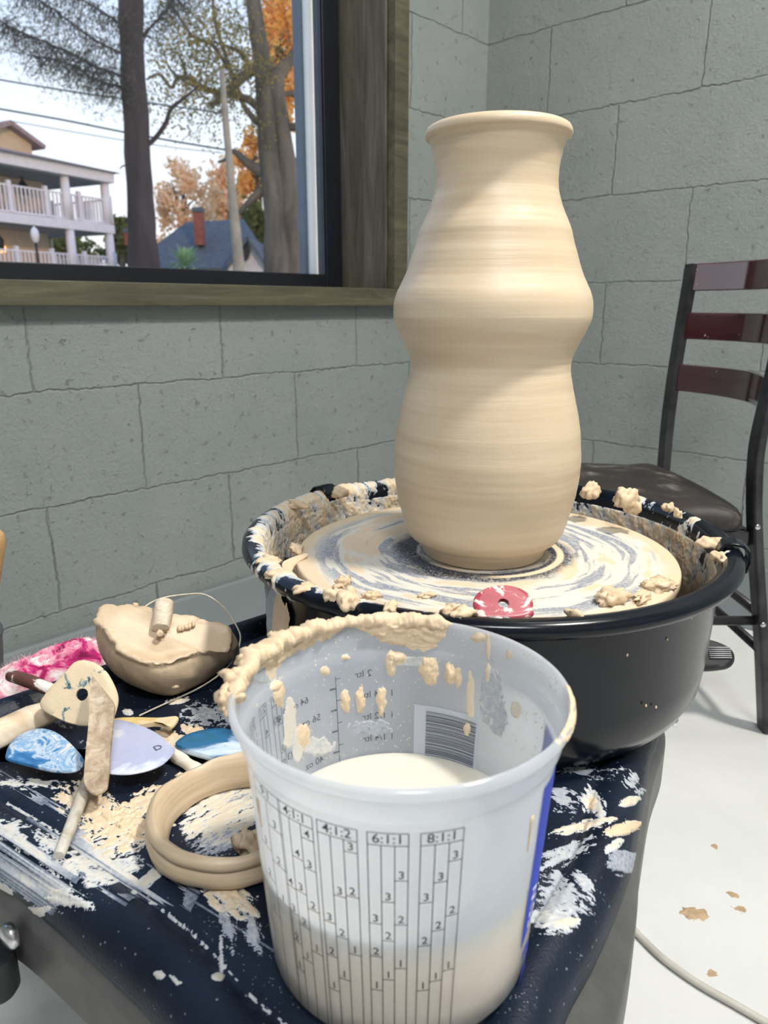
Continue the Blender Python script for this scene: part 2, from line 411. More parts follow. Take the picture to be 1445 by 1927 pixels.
# black aluminium frame: widths from the photograph
def s_of(x, y, o_): return onwall(x, y, o_)[0]
y_f = DF
sF1 = s_of(600, 300, y_f + .008)
_, zF1 = onwall(0, 492, y_f + .008)
wbox('frame', sF1 + .012, sJ, y_f, y_f + .05, zS, 2.03, M['alu']); wbox('frame', XL, sF1 + .012, y_f, y_f + .05, zS, zF1, M['alu'])
wbox('frame', XL - .03, XL + .02, y_f, y_f + .05, zS, 2.03, M['alu']); wbox('frame', XL, sJ, y_f, y_f + .05, 1.98, 2.03, M['alu'])
sG = sF1 - .004
wbox('glazing_stop', sF1, sF1 + .012, y_f + .006, y_f + .05, zF1, 1.98, M['alu2'], .001)
wbox('glazing_spacer', sF1 - .005, sF1 - .0002, y_f + .018, y_f + .05, zF1, 1.98, M['alu3'], .0005)
wbox('exterior_jamb', s_of(557, 300, y_f + .075), sF1 + .0, y_f + .051, y_f + .075, zF1 - .005, 1.98, M['alu4'], .001)
# glass
m, nt, b, out = newmat('window glass'); nt.nodes.remove(b)
tr = nt.nodes.new('ShaderNodeBsdfTransparent'); gl = nd(nt, 'BsdfGlossy', Roughness=.02); fr = nd(nt, 'Fresnel', IOR=1.3); mx = nt.nodes.new('ShaderNodeMixShader')
tr.inputs[0].default_value = (.93, .96, .97, 1)
nt.links.new(fr.outputs[0], mx.inputs[0]); nt.links.new(tr.outputs[0], mx.inputs[1]); nt.links.new(gl.outputs[0], mx.inputs[2]); nt.links.new(mx.outputs[0], out.inputs[0]); M['glass'] = m
wbox('pane', XL, sF1, y_f + .026, y_f + .031, zF1, 1.98, M['glass'], 0)
# ================================================================== POTTERY WHEEL
ZD = -.347                        # deck, relative to eye
zd = CAMH + ZD
WC = np.array([.0953, .683]); ZH = -.228
wheel = thing('pottery_wheel', 'dark pottery wheel with round splash pan and clay smeared navy table top', 'pottery wheel', (WC[0], WC[1], 0))
def ring_xy(offset, base):
    B = np.array(base); t = np.roll(B, -1, 0) - np.roll(B, 1, 0); t /= np.linalg.norm(t, axis=1)[:, None]
    n = np.stack([t[:, 1], -t[:, 0]], 1); return B + n * (offset[:, None] if isinstance(offset, np.ndarray) else offset)
q = lambda x, y, z: hz(x, y, z)[:2]
outline = [(-.325, .455), q(0, 1668, -.375), q(56, 1709, -.375), q(136, 1780, -.375), q(239, 1878, -.375), q(283, 1923, -.375), (-.085, .275), (-.03, .24), (.03, .235), (.075, .27),
           q(1063, 1927, -.375), q(1121, 1814, -.375), q(1178, 1677, -.375), q(1200, 1574, -.375), q(1222, 1444, -.375), q(1247, 1355, -.375),
           (.262, .675), (.247, .75), (.185, .86), (.06, .915), (-.03, .895), (-.14, .795), (-.26, .69), (-.37, .585), (-.41, .535), (-.385, .49)]
OL = np.array([p for p in catmull([np.array([a[0], a[1], 0]) for a in outline], 8, True)])[:, :2]
n = len(OL); V = []; Fc = []
# back-left upstand lip weight
bk = np.array([max(0, 1 - abs((-.672 - (.686 * p[0] - .728 * p[1]))) / .05) if p[0] < 0.0 and p[1] > .5 else 0 for p in OL])
rings = [(-.004, -.377, 0), (.0, -.375, 0), (.001, -.368, .3), (-.0025, -.358, .6), (-.009, -.3495, .9), (-.017, -.3455, 1), (-.025, -.3455, .8), (-.031, -.3485, .3), (-.0335, -.3510, .1), (-.036, -.3510, 0), (-.039, -.3485, 0), (-.044, ZD, 0), (-.06, ZD, 0)]
for off_, z, up in rings:
    R2 = ring_xy(off_, OL)
    for i, p in enumerate(R2): V.append((p[0], p[1], CAMH + z + .012 * bk[i] * up))
for i in range(len(rings) - 1):
    for k in range(n): Fc.append((i*n + k, i*n + (k+1) % n, (i+1)*n + (k+1) % n, (i+1)*n + k))
cz = OL.mean(0); V.append((cz[0], cz[1], CAMH + ZD))
for k in range(n): Fc.append(((len(rings) - 1) * n + k, (len(rings) - 1) * n + (k + 1) % n, len(V) - 1))
deck = autosmooth(mesh('table_top', V, Fc, M['deck'], wheel), 60)
# grey metal apron
right = np.array([sm(.0, .10, p[0]) * (p[1] < .66) for p in OL])
V = []; Fc = []
rg = [(-.008, -.370, 0), (-.006, -.376, 0.004), (0, -.392, .020), (0, -.396, .022), (0, -.432, .022), (-.006, -.434, .018), (-.03, -.434, 0)]
for off_, z, rr in rg:
    wid = .35 + 1.5 * sm(.46, .30, OL[:, 1])
    R2 = ring_xy(np.full(n, off_) + rr * right * wid * .55, OL)
    for p in R2: V.append((p[0], p[1], CAMH + z))
for i in range(len(rg) - 1):
    for k in range(n): Fc.append((i*n + k, i*n + (k+1) % n, (i+1)*n + (k+1) % n, (i+1)*n + k))
autosmooth(mesh('metal_apron', V, Fc, M['graymetal'], wheel), 40)
# housing under the deck + legs
Vh, Fh = lathe([(0, 0), (.12, 0), (.125, .01), (.125, .14), (0, .14)], (WC[0] - .02, WC[1] - .03, .165), 48)
autosmooth(mesh('motor_housing', Vh, Fh, M['black'], wheel), 40)
for (x, y), dx, dy in (((-.315, .47), -.05, -.02), ((.21, .62), .03, .05), ((-.08, .80), -.02, .05), ((.04, .34), .01, -.02)):
    Vl, Fl = tube([(x, y, CAMH - .435), (x + dx, y + dy, .02)], .017, 16)
    lg = autosmooth(mesh('leg', Vl, Fl, M['black'], wheel), 50)
    Vl, Fl = lathe([(0, 0), (.024, 0), (.027, .006), (.025, .02), (.018, .035), (0, .035)], (x + dx, y + dy, 0), 24)
    autosmooth(mesh('rubber_foot', Vl, Fl, M['black'], lg), 50)
# bolts
def bolt(c, nrm, r, name='bolt', parent=wheel):
    nrm = np.array(nrm, float); nrm /= np.linalg.norm(nrm)
    a = np.cross(nrm, (0, 0, 1)); a /= np.linalg.norm(a); b_ = np.cross(nrm, a); V = []; Fc = []
    pr = [(1.0, -.4), (1.05, 0), (.98, .16), (.8, .3), (.5, .42), (.2, .46), (.0, .47)]
    for rr, hh in pr:
        for k in range(24): t = k * math.pi / 12; V.append(np.array(c) + (a * math.cos(t) + b_ * math.sin(t)) * r * max(rr, .001) + nrm * hh * r)
    for i in range(len(pr) - 1):
        for k in range(24): Fc.append((i*24 + k, i*24 + (k+1) % 24, (i+1)*24 + (k+1) % 24, (i+1)*24 + k))
    return mesh(name, V, Fc, M['steel'], parent)
pB = hz(16, 1763, -.400); bolt(pB, (-.62, -.78, .05), .0085)
pB = hz(1271, 1357, -.385); bolt(pB, (.9, -.43, .1), .006)
pf = hz(28, 1838, -.43)
Vf, Ff = lathe([(0, -.014), (.010, -.014), (.013, -.009), (.013, .018), (0, .018)], pf + np.array([-.014, .004, -.004]), 24)
autosmooth(mesh('leg_clamp', Vf, Ff, M['black'], wheel), 40)
# ---- splash pan
pan_prof = [(0.0, .002), (.165, .002), (.185, .004), (.197, .011), (.2045, .026), (.2075, .05), (.2105, .122), (.2125, .127), (.221, .1285), (.2255, .1305), (.2282, .135), (.2275, .1395), (.224, .1428), (.219, .1437), (.2135, .1425), (.2095, .139), (.2075, .132), (.205, .06), (.203, .03), (.195, .014), (.18, .0085), (0, .0085)]
PZ = zd - .007
pan_prof = [(r, z) for r, z in pan_prof]
def dens(pr, k):
    out_ = []
    for i in range(len(pr) - 1):
        for j in range(k): t = j / k; out_.append((pr[i][0] * (1-t) + pr[i+1][0] * t, pr[i][1] * (1-t) + pr[i+1][1] * t))
    out_.append(pr[-1]); return out_
Vp, Fp = lathe([(r, z) for r, z in pan_prof], (WC[0], WC[1], PZ + .007), 192)
pan = autosmooth(mesh('splash_pan', Vp, Fp, M['pan'], wheel), 45)
zrim = PZ + .007 + .1437
# pan residue: parametric (arc index, theta)
def prof_surface(prof, c, z0, nth, step):
    P = np.array(prof); seg = np.linalg.norm(np.diff(P, axis=0), axis=1); L = np.concatenate([[0], np.cumsum(seg)])
    s = np.arange(0, L[-1], step); r = np.interp(s, L, P[:, 0]); z = np.interp(s, L, P[:, 1])
    dr, dz = np.gradient(r, step), np.gradient(z, step); ln = np.hypot(dr, dz); nr, nz = -dz / ln, dr / ln   # left normal
    th = np.linspace(0, 2 * math.pi, nth, endpoint=False)
    Sg, T = np.meshgrid(s, th, indexing='ij')
    Rr, Zz, NR, NZ = [np.repeat(a[:, None], nth, 1) for a in (r, z, nr, nz)]
    Pp = np.stack([c[0] + Rr * np.cos(T), c[1] + Rr * np.sin(T), z0 + Zz], -1); Nn = np.stack([NR * np.cos(T), NR * np.sin(T), NZ], -1)
    return Sg, T, Rr, Zz, Pp, Nn
inner = pan_prof[8:19]
Sg, T, Rr, Zz, Pp, Nn = prof_surface(inner, WC, PZ + .007, 1400, .0011)
# normals: make them point away from plastic (up / inwards)
if Nn[len(Nn)//3, 0, 2] < 0: Nn = -Nn
px, py = proj(Pp)
tx, ty = np.cos(T), np.sin(T)
dgn = Zz * 12
f1 = fbm(tx * 6 + dgn * 1.2, ty * 6 - dgn, Zz * 26, 1, 5, .6); f2 = fbm(tx * 22 + dgn * 4, ty * 22, Zz * 40 + Sg * 10, 4, 4); f3 = fbm(tx * 60 + Zz * 90, ty * 60, Zz * 240, 8, 3)
rimmask = (Zz > .126)
front = sm(-.1, -.75, ty)         # towards viewer
left_ = sm(.1, -.7, tx)
cov = np.where(rimmask, -.16 + .34 * left_ + .1 * (f1 > .2) - .22 * front * (1 - left_) + .18 * sm(.126, .145, Zz) * sm(-.2, .5, ty) - .35 * sm(.214, .226, Rr), .28 + .04 * left_)
hh = cov + .72 * f1 + .5 * f2 + .2 * f3
# right rim front quarter almost clean plastic on its outer roll
clean = rimmask & (tx > -.1) & (ty < .35) & (Rr > .2185)
hh = np.where(clean, hh - .55, hh)
Hp = hh * .0045 + .0008 * (fbm(tx * 70, ty * 70, Zz * 260, 21, 3))
Hp = np.where(hh > .0, np.minimum(Hp, .0036), -.0003)
innerwall = ~rimmask
tone = np.where(hh < .10, .08 + hh * 1.6, np.clip(.30 + hh * .75 + .5 * f2, .1, 1)); tone = np.where((Hp > .0), tone, 0)
residue('slip_coating', Pp, Nn, Hp, M['slip'], pan, wrap=True, tone=tone)
# big dollops on rim (clay lumps stuck to pan)
def onrim(x, y, z): return hz(x, y, z)
dol = [(1112, 935, -.196, .013, .009, .010), (1176, 950, -.194, .014, .011, .011), (1188, 965, -.203, .012, .007, .010), (1258, 962, -.200, .006, .005, .006), (1275, 972, -.198, .008, .004, .005), (1340, 1028, -.205, .010, .013, .006), (1352, 1055, -.205, .006, .010, .005),
       (655, 1140, -.202, .012, .008, .008), (630, 1130, -.203, .009, .006, .006), (505, 1060, -.203, .007, .011, .004), (520, 1085, -.203, .009, .007, .004), (575, 1112, -.203, .010, .006, .004), (735, 1148, -.201, .010, .005, .004), (1082, 1165, -.2035, .008, .0045, .005), (870, 1162, -.202, .010, .006, .005), (850, 1155, -.202, .009, .006, .005), (640, 935, -.203, .007, .009, .008), (560, 955, -.202, .012, .006, .005), (555, 1035, -.222, .013, .007, .004)]
for i, (x, y, z, a, b_, h) in enumerate(dol):
    p = onrim(x, y, z - .004); lump('clay_dollop', p, (a, b_, h), M['clay'], pan, seed=i * 5 + 1, amp=.5, rot=random.random() * 3, fr=1.5)
# rim clips
def clip(ang):
    c, s_ = math.cos(ang), math.sin(ang); V = []; Fc = []
    prf = [(.2095, .128), (.2085, .140), (.2125, .1462), (.219, .1480), (.2265, .1465), (.2315, .1415), (.2330, .134), (.2310, .1255), (.2265, .1235)]
    m_ = len(prf); K = 9
    for j in range(K):
        a = ang + (j - (K-1)/2) * .012; sc_ = 1 - .018 * (abs(j - (K-1)/2) / ((K-1)/2)) ** 3
        for r, z in prf: V.append((WC[0] + (r if r < .21 else .21 + (r - .21) * sc_) * math.cos(a), WC[1] + (r if r < .21 else .21 + (r-.21) * sc_) * math.sin(a), PZ + .007 + z * sc_ + (1 - sc_) * .12))
    for j in range(K - 1):
        for k in range(m_ - 1): Fc.append((j*m_ + k, (j+1)*m_ + k, (j+1)*m_ + k + 1, j*m_ + k + 1))
    o = mesh('rim_clip', V, Fc, M['pan'], pan); md = o.modifiers.new('t', 'SOLIDIFY'); md.thickness = .002; return autosmooth(o, 60)
def ang_of(x, y, z): p = hz(x, y, z); return math.atan2(p[1] - WC[1], p[0] - WC[0])
clip(ang_of(1382, 1028, -.203)); clip(ang_of(627, 925, -.203))
# ribbed lever knob right of the pan
kc = aty(1348, 1240, .66); mb = MB()
pts = [(-.022, -.016), (.006, -.018), (.016, -.010), (.018, .004), (.012, .014), (-.002, .022), (-.022, .026)]
Pk = [kc + np.array([a, b_ * .45, b_ * .55 + .004]) for a, b_ in pts]
kn = slab('lever_knob', Pk, .011, M['black'], wheel, bev=.003)
mb = MB()
for j in range(6):
    y_ = -.006 + j * .0028
    mb.add(*tube([kc + np.array([-.008, y_ * .45, y_ * .55 + .0048 + .0012]), kc + np.array([.0135, y_ * .45, y_ * .55 + .0048 + .0012])], .0007, 6))
mb.build('grip_rib', M['steel'] if False else simple('grey grip', (.35, .36, .38), .4), kn)
# clay streaked baffle plate at the pan's front seam
ang0 = ang_of(545, 1160, -.27); Sg2 = np.linspace(0, 1, 60); Tt = np.linspace(ang0 - .03, ang0 + .36, 110)
SS, TT = np.meshgrid(Sg2, Tt, indexing='ij'); RR = .2125 + 0 * SS; ZZ = PZ + .007 + .02 + .10 * SS
P2 = np.stack([WC[0] + RR * np.cos(TT), WC[1] + RR * np.sin(TT), ZZ], -1); N2 = np.stack([np.cos(TT), np.sin(TT), 0 * TT], -1)
u2 = (TT - ang0) / .33
h2 = .45 - np.hypot((u2 - .5) * 1.15, (SS - .6) * .95) + .25 * fbm(TT * 14, SS * 3, 0, 3, 4)
tone2 = np.where(u2 - .35 * SS < .28, .17 + .06 * fbm(TT * 90, SS * 5, 0, 6), .85)
residue('slip_smear', P2, N2, np.where(h2 > 0, np.minimum(h2 * .01, .003), -.0003), M['slip'], pan, tone=tone2)
# drops running on pan outside
for i, (x, y) in enumerate([(1234, 1333), (1120, 1160 + 40), (1137, 1200), (1300, 1165), (1255, 1205), (1215, 1330), (1180, 1235), (1335, 1150)]):
    p = None
    for t in np.linspace(.3, 1.0, 1400):
        r_ = ray(x, y) * t
        if abs(math.hypot(r_[0] - WC[0], r_[1] - WC[1]) - .2095) < .0006: p = r_; break
    if p is not None:
        p[2] += CAMH; lump('slip_drop', p, (.0009, .0008, .0016), M['slip'], pan, seed=i, amp=.2, n=10)
# ---- wheel head
RH = .1785; nr_, na_ = 170, 900
rr_ = np.linspace(.012, RH, nr_); aa = np.linspace(0, 2 * math.pi, na_, endpoint=False)
R_, A_ = np.meshgrid(rr_, aa, indexing='ij')
ca, sa = np.cos(A_), np.sin(A_)
warp = R_ + .010 * fbm(ca * 1.6, sa * 1.6, R_ * 9, 31, 3) + .004 * A_ / 6.28 * 0
st1 = fbm(warp * 52, ca * 1.0, sa * 1.0, 41, 4, .55); st2 = fbm(warp * 190, ca * 2.0, sa * 2.0, 47, 3); blot = fbm(ca * R_ * 38, sa * R_ * 38, 0, 51, 5)
gr = fbm(ca * R_ * 700, sa * R_ * 700, 0, 55, 2)
cream = np.array([.64, .61, .54]); tan = np.array([.66, .53, .37]); blue = np.array([.12, .16, .25]); navy = np.array([.022, .032, .055])
col = np.ones(R_.shape + (3,)) * cream
def mixin(col, c, f): f = np.clip(f, 0, 1)[..., None]; return col * (1 - f) + c * f
col = mixin(col, tan, sm(.08, .24, st1 + .45 * blot + .02) * .95)
col = mixin(col, tan, sm(RH - .022, RH - .008, R_ + .01 * blot))
bl = sm(.06, .22, -st1 + .5 * st2 + .25 * fbm(ca * 2, sa * 2, 0, 61, 2)) * sm(RH - .006, RH - .03, R_)
col = mixin(col, blue, bl * .85 * (.75 + .8 * gr))
ringd = sm(.062, .066, R_) * sm(.094, .072, R_ + .012 * blot + .006 * st1)
col = mixin(col, navy, np.clip(ringd * (1.15 + 1.6 * gr + .5 * blot), 0, 1))
ring2 = sm(.069, .071, R_) * sm(.0775, .0755, R_) * sm(-.5, .3, ca + .3 * blot)
col = mixin(col, tan * 1.1, ring2)
hgt = .0004 + .0009 * (st1 + .5 * st2) * .5 + .0006 * np.clip(blot, 0, 1)
Zt = CAMH + ZH + np.where(R_ < .066, 0, hgt)
V = np.stack([WC[0] + R_ * ca, WC[1] + R_ * sa, Zt], -1).reshape(-1, 3); C_ = col.reshape(-1, 3)
Fc = []
for i in range(nr_ - 1):
    b0 = i * na_
    for k in range(na_):
        k2 = (k + 1) % na_; Fc.append((b0 + k, b0 + na_ + k, b0 + na_ + k2, b0 + k2))
# rim edge and underside
base = len(V); ex = []
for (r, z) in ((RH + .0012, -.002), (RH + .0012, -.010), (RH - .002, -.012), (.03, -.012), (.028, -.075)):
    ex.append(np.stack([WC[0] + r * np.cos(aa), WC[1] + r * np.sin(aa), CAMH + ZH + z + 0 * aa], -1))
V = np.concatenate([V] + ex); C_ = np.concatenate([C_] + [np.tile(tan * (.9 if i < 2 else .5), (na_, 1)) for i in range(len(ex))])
prev_ = (nr_ - 1) * na_
for e in range(len(ex)):
    b1 = base + e * na_
    for k in range(na_):
        k2 = (k + 1) % na_; Fc.append((prev_ + k, b1 + k, b1 + k2, prev_ + k2))
    prev_ = b1
Fc.append(tuple(range(na_ - 1, -1, -1)))
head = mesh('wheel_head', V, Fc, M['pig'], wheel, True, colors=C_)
# ragged clay at head edge (left tongue)
Sg3 = None
# scraps on the head: things
SC = [((1150, 1135), (.016, .009, .008), 3, 'curled tan clay scrap on wheel head beside its front right edge'), ((1210, 1128), (.017, .006, .004), 5, 'flat low tan clay scrap at the front right rim of wheel head'), ((1240, 1108), (.016, .010, .006), 8, 'broad tan clay scrap near the right edge of wheel head'),
      ((645, 1104), (.009, .006, .006), 12, 'small angular clay crumb on front left of wheel head'), ((805, 1124), (.008, .004, .003), 15, 'thin clay crumb on wheel head between vase and front rim'), ((700, 1127), (.008, .004, .004), 18, 'small rough clay crumb at front left edge of wheel head')]
for (x, y), r, sd, lb in SC:
    p = hz(x, y, ZH); tag(lump('clay_scrap', (p[0], p[1], CAMH + ZH + .0002), r, M['clay'], None, sd, .6, random.random(), 2.0), lb, 'clay scrap', 'clay scraps on the wheel head')
# clay tongue bridging head and pan at left
pt = [hz(540, 1052, -.225), hz(575, 1040, -.222), hz(578, 1046, -.224), hz(556, 1062, -.228), hz(545, 1085, -.235), hz(534, 1088, -.235), hz(530, 1062, -.228)]
slab('clay_flap', pt, .003, M['clay'], pan, bev=.0008)
# ---- vase
sil = [(262, 805, 1065.4), (284, 814, 1058.8), (315, 819, 1051.7), (355, 817, 1048.6), (390, 806, 1053.5), (421, 792, 1065.4), (438, 784, 1069.5), (472, 773, 1076.6), (509, 759.5, 1086.7), (530, 751, 1095), (553, 739.5, 1103.5), (579, 734, 1106.8), (606, 739, 1104), (640, 755, 1088.5), (668, 767, 1074), (690, 770.6, 1070.9), (717, 765.5, 1073.3), (745, 757, 1076.5), (795, 746.3, 1086), (845, 742, 1090.7), (878, 741.7, 1089.8), (916, 747.3, 1084.4), (954.5, 756, 1073), (997, 769, 1055), (1027, 781.7, 1039.5), (1050, 793, 1027)]
prof = []
for y, a, b_ in sil:
    p = aty(722.5, y, WC[1]); d = WC[1] * ct - (p[2] - CAMH) * st
    Rv = (b_ - a) / 2 * d / F; Rv = Rv / math.sqrt(1 + (Rv / WC[1]) ** 2) ; prof.append((Rv, p[2]))
zb = CAMH + ZH + .0004
prof.sort(key=lambda t: t[1])
prof = [pp for pp in prof if pp[1] > zb + .012]
rb = .0575
low = [(rb - .002, zb), (rb, zb + .0015), (rb + .0012, zb + .005), (rb + .0035, zb + .0105), (rb + .0050, zb + .0125)]
pr = [np.array([r, z, 0]) for r, z in low + prof]
pr = [(p[0], p[1]) for p in catmull(pr, 8)]
zl = pr[-1][1]; rl = pr[-1][0]
rt = CAMH + .1435
lip = [(rl + .0002, rt - .0092), (.0592, rt - .0090), (.0606, rt - .0084), (.0611, rt - .0068), (.0607, rt - .0040), (.0592, rt - .0014), (.0566, rt), (.0548, rt - .0012), (.0538, rt - .005)]
outer = [(r, z) for r, z in pr if z < rt - .0096] + lip
outer = [(r + .00022 * float(gn(z * 260, 0, 0, 3)) + .00035 * float(gn(z * 70, 5, 0, 4)), z) if zb + .012 < z < rt - .012 else (r, z) for r, z in outer]
innerp = [(max(r - .0065, .02), z) for r, z in reversed(outer[10:-9])] + [(.0, zb + .01)]
vp = [(0, zb)] + outer + innerp
Vv, Fv = lathe(vp, (WC[0], WC[1], 0), 220)
vase = autosmooth(mesh('clay_vase', Vv, Fv, M['vase']), 50)
tag(vase, 'tall cream clay vase with two bulges and flared lip standing on the wheel head', 'vase')
# ---- red rib on the pan edge
m, nt, b, _ = newmat('red plastic with clay'); v = coords(nt); n_ = noise(nt, v, 55, 5, .6, 1.2)
nt.links.new(ramp(nt, n_, [(.38, (.30, .03, .05)), (.52, (.36, .05, .08)), (.56, (.70, .58, .52)), (.7, CLAY)]), b.inputs['Base Color']); b.inputs['Roughness'].default_value = .35; M['red'] = m
rc = hz(948, 1137, -.208); e1 = np.array([1, 0.1, 0]); e2 = np.array([0, .86, .50])
pts = []
for a in np.linspace(math.radians(-20), math.radians(200), 14): pts.append(rc + e1 * .0222 * math.cos(a) + e2 * .0165 * math.sin(a) + e2 * .002)
pts += [rc + e1 * (-.0195) + e2 * -.0105, rc + e1 * (-.005) + e2 * -.0125, rc + e1 * .010 + e2 * -.0125, rc + e1 * .0205 + e2 * -.0100]
o = slab('throwing_rib', pts, .004, M['red'], None, bev=.0012, hole=(rc + e2 * .001, .0042), n=4)
tag(o, 'small dark red rib with a hole leaning on the splash pan front rim', 'pottery rib')
# ================================================================== DECK SMEARS (slip lying on the table top)
gx = np.arange(-.40, .26, .00075); gy = np.arange(.27, .80, .00075)
GX, GY = np.meshgrid(gx, gy, indexing='ij'); GP = np.stack([GX, GY, np.full_like(GX, zd)], -1)
qx, qy = proj(GP)
#      cx   cy   rx  ry  rot  density thick tone  (rot in degrees in image, streak along rx)
SM = [(170, 1520, 70, 42, 25, .25, 2.2, .8, 3), (60, 1500, 0, 0, 0, 0, 0, 0, 3),
      (240, 1560, 95, 48, -22, .20, 2.6, .85, 3), (300, 1500, 70, 28, -15, .14, 2.4, .85, 3), (180, 1610, 110, 30, -18, .12, 1.0, .38, 4), (215, 1640, 60, 20, -20, .30, .9, .34, 5), (100, 1590, 45, 24, 35, .15, .8, .34, 3),
      (60, 1660, 95, 30, 38, .05, .9, .33, 3), (110, 1680, 60, 16, 10, .25, .9, .33, 3), (20, 1560, 40, 22, -10, .12, .9, .33, 3), (280, 1655, 38, 11, -38, .5, 1.0, .42, 3),
      (430, 1690, 60, 30, 35, .45, 1.4, .62, 3), (430, 1740, 60, 16, 85, .22, .6, .22, 6), (475, 1750, 48, 18, 75, .22, .8, .28, 5), (417, 1800, 45, 5, 88, .35, .7, .34, 3), (410, 1838, 11, 8, 0, .6, .8, .4, 2),
      (385, 1345, 45, 28, 0, .12, .8, .3, 1.5), (440, 1345, 40, 30, 0, .1, .7, .3, 1.5), (300, 1388, 60, 18, 10, .3, 1.6, .7, 3), (365, 1375, 25, 12, 20, .3, 2.0, .8, 2),
      (420, 1530, 85, 60, -25, .35, 1.2, .45, 6), (350, 1480, 30, 26, 0, .4, 2.2, .75, 2), (400, 1585, 60, 30, -20, .15, .6, .16, 6), (460, 1500, 60, 20, -12, .0, .5, .12, 8),
      (60, 1475, 90, 12, 0, -.02, .9, .4, 3), (20, 1470, 30, 8, -10, .2, .8, .34, 3), (40, 1590, 20, 8, -60, .3, .8, .34, 3), (130, 1350, 70, 20, 0, .05, .8, .3, 2), (210, 1400, 60, 30, 0, .05, .8, .3, 2),
      (240, 1340, 10, 6, 20, .5, .7, .34, 2), (335, 1318, 22, 7, -10, .5, 1.0, .5, 2), (480, 1180, 15, 8, 0, .1, .8, .3, 2),
      (1115, 1510, 34, 22, 60, .2, .8, .33, 2.5), (1113, 1512, 10, 13, 0, .5, 1.6, .7, 2), (1100, 1555, 62, 11, -12, .25, 1.2, .52, 4), (1170, 1560, 34, 11, -14, .5, 2.4, .85, 2.5), (1185, 1508, 20, 8, -15, .55, 1.2, .45, 2), (1155, 1592, 20, 8, -35, .5, .9, .36, 2),
      (1172, 1624, 28, 24, 10, .45, .35, .13, 8), (1055, 1610, 75, 20, -25, .08, .7, .26, 4), (1060, 1690, 60, 48, 30, .10, .7, .24, 3), (1040, 1730, 50, 30, 0, .22, .8, .30, 3), (1066, 1738, 26, 8, -12, .6, 1.2, .5, 2), (1098, 1660, 30, 12, 50, .15, .7, .28, 3), (1060, 1505, 40, 26, 20, .0, .6, .22, 3), (1090, 1450, 90, 16, 5, -.08, .6, .26, 3), (1190, 1470, 40, 22, 40, -.12, .6, .28, 3),
      (640, 1180, 0, 0, 0, 0, 0, 0, 3)]
def smear_field(qx, qy):
    Hs = np.full(qx.shape, -1.); Th = np.zeros(qx.shape)
    for i, (cx, cy, rx, ry, ro, den, tk, tn, an) in enumerate(SM):
        if rx == 0: continue
        an = min(an, 4.5); den += .12 if cx > 1000 else .02
        a = math.radians(ro); dx, dy = qx - cx, qy - cy
        msk = (abs(dx) < rx * 1.7 + 12) & (abs(dy) < max(rx, ry) * 1.7 + 12)
        if not msk.any(): continue
        dx, dy = dx[msk], dy[msk]
        u = (dx * math.cos(a) + dy * math.sin(a)); v_ = (-dx * math.sin(a) + dy * math.cos(a))
        e = np.hypot(u / rx, v_ / ry); wv = 6 * fbm(u / 22, v_ / 22, 0, i + 60, 3); u = u + 12 * fbm(u / 25, v_ / 14, 0, i + 65, 3)
        k = (1 - e) * .7 - np.clip(e - 1, 0, 9) * 2.2 + den * .9 - .36 + 1.05 * fbm((u + wv) / (9 * an), (v_ + wv) / 9, 0, i + 80, 4, .6) + .62 * fbm((u + wv) / (3.2 * an), (v_ + wv) / 3.2, 0, i + 120, 3, .6)
        cur = Hs[msk]; tt = Th[msk]; better = (k > 0) & (k * tk > cur)
        cur = np.where(better, k * tk, cur); tt = np.where(better, np.clip(tn * (.72 + .7 * np.clip(k, 0, .6)), 0, 1) if tn > .3 else tn * (.65 + .5 * np.clip(k, 0, .6)), tt)
        Hs[msk] = cur; Th[msk] = tt
    return Hs, Th
Hs, Th = smear_field(qx, qy)
# sparse fine splatter
spx = fbm(GX * 330, GY * 330, 0, 200, 2); spm = fbm(GX * 14, GY * 14, 0, 210, 3)
spl = (spx > .56 - .12 * spm) & (Hs < 0); 
Hs = np.where(spl, .12, Hs); Th = np.where(spl, .33, Th)
Hh = np.where(Hs > 0, np.minimum(Hs * .0016 + .0002, .0035) * (1 + .6 * fbm(GX * 150, GY * 150, 0, 220, 3)), -.0003)
# keep on the flat table only, and off the pan
inside = np.zeros(GX.shape, bool)
from_in = ring_xy(-.0595, OL)
def inpoly(X, Y, P):
    r = np.zeros(X.shape, bool); j = len(P) - 1
    for i in range(len(P)):
        xi, yi = P[i]; xj, yj = P[j]
        c = ((yi > Y) != (yj > Y)) & (X < (xj - xi) * (Y - yi) / (yj - yi + 1e-12) + xi); r ^= c; j = i
    return r
inside = inpoly(GX, GY, from_in) & (np.hypot(GX - WC[0], GY - WC[1]) > .185)
Hh = np.where(inside, Hh, -.0003)
Nz = np.zeros(GP.shape); Nz[..., 2] = 1
residue('slip_smears', GP, Nz, Hh, M['slip'], deck, tone=Th, kind='stuff')
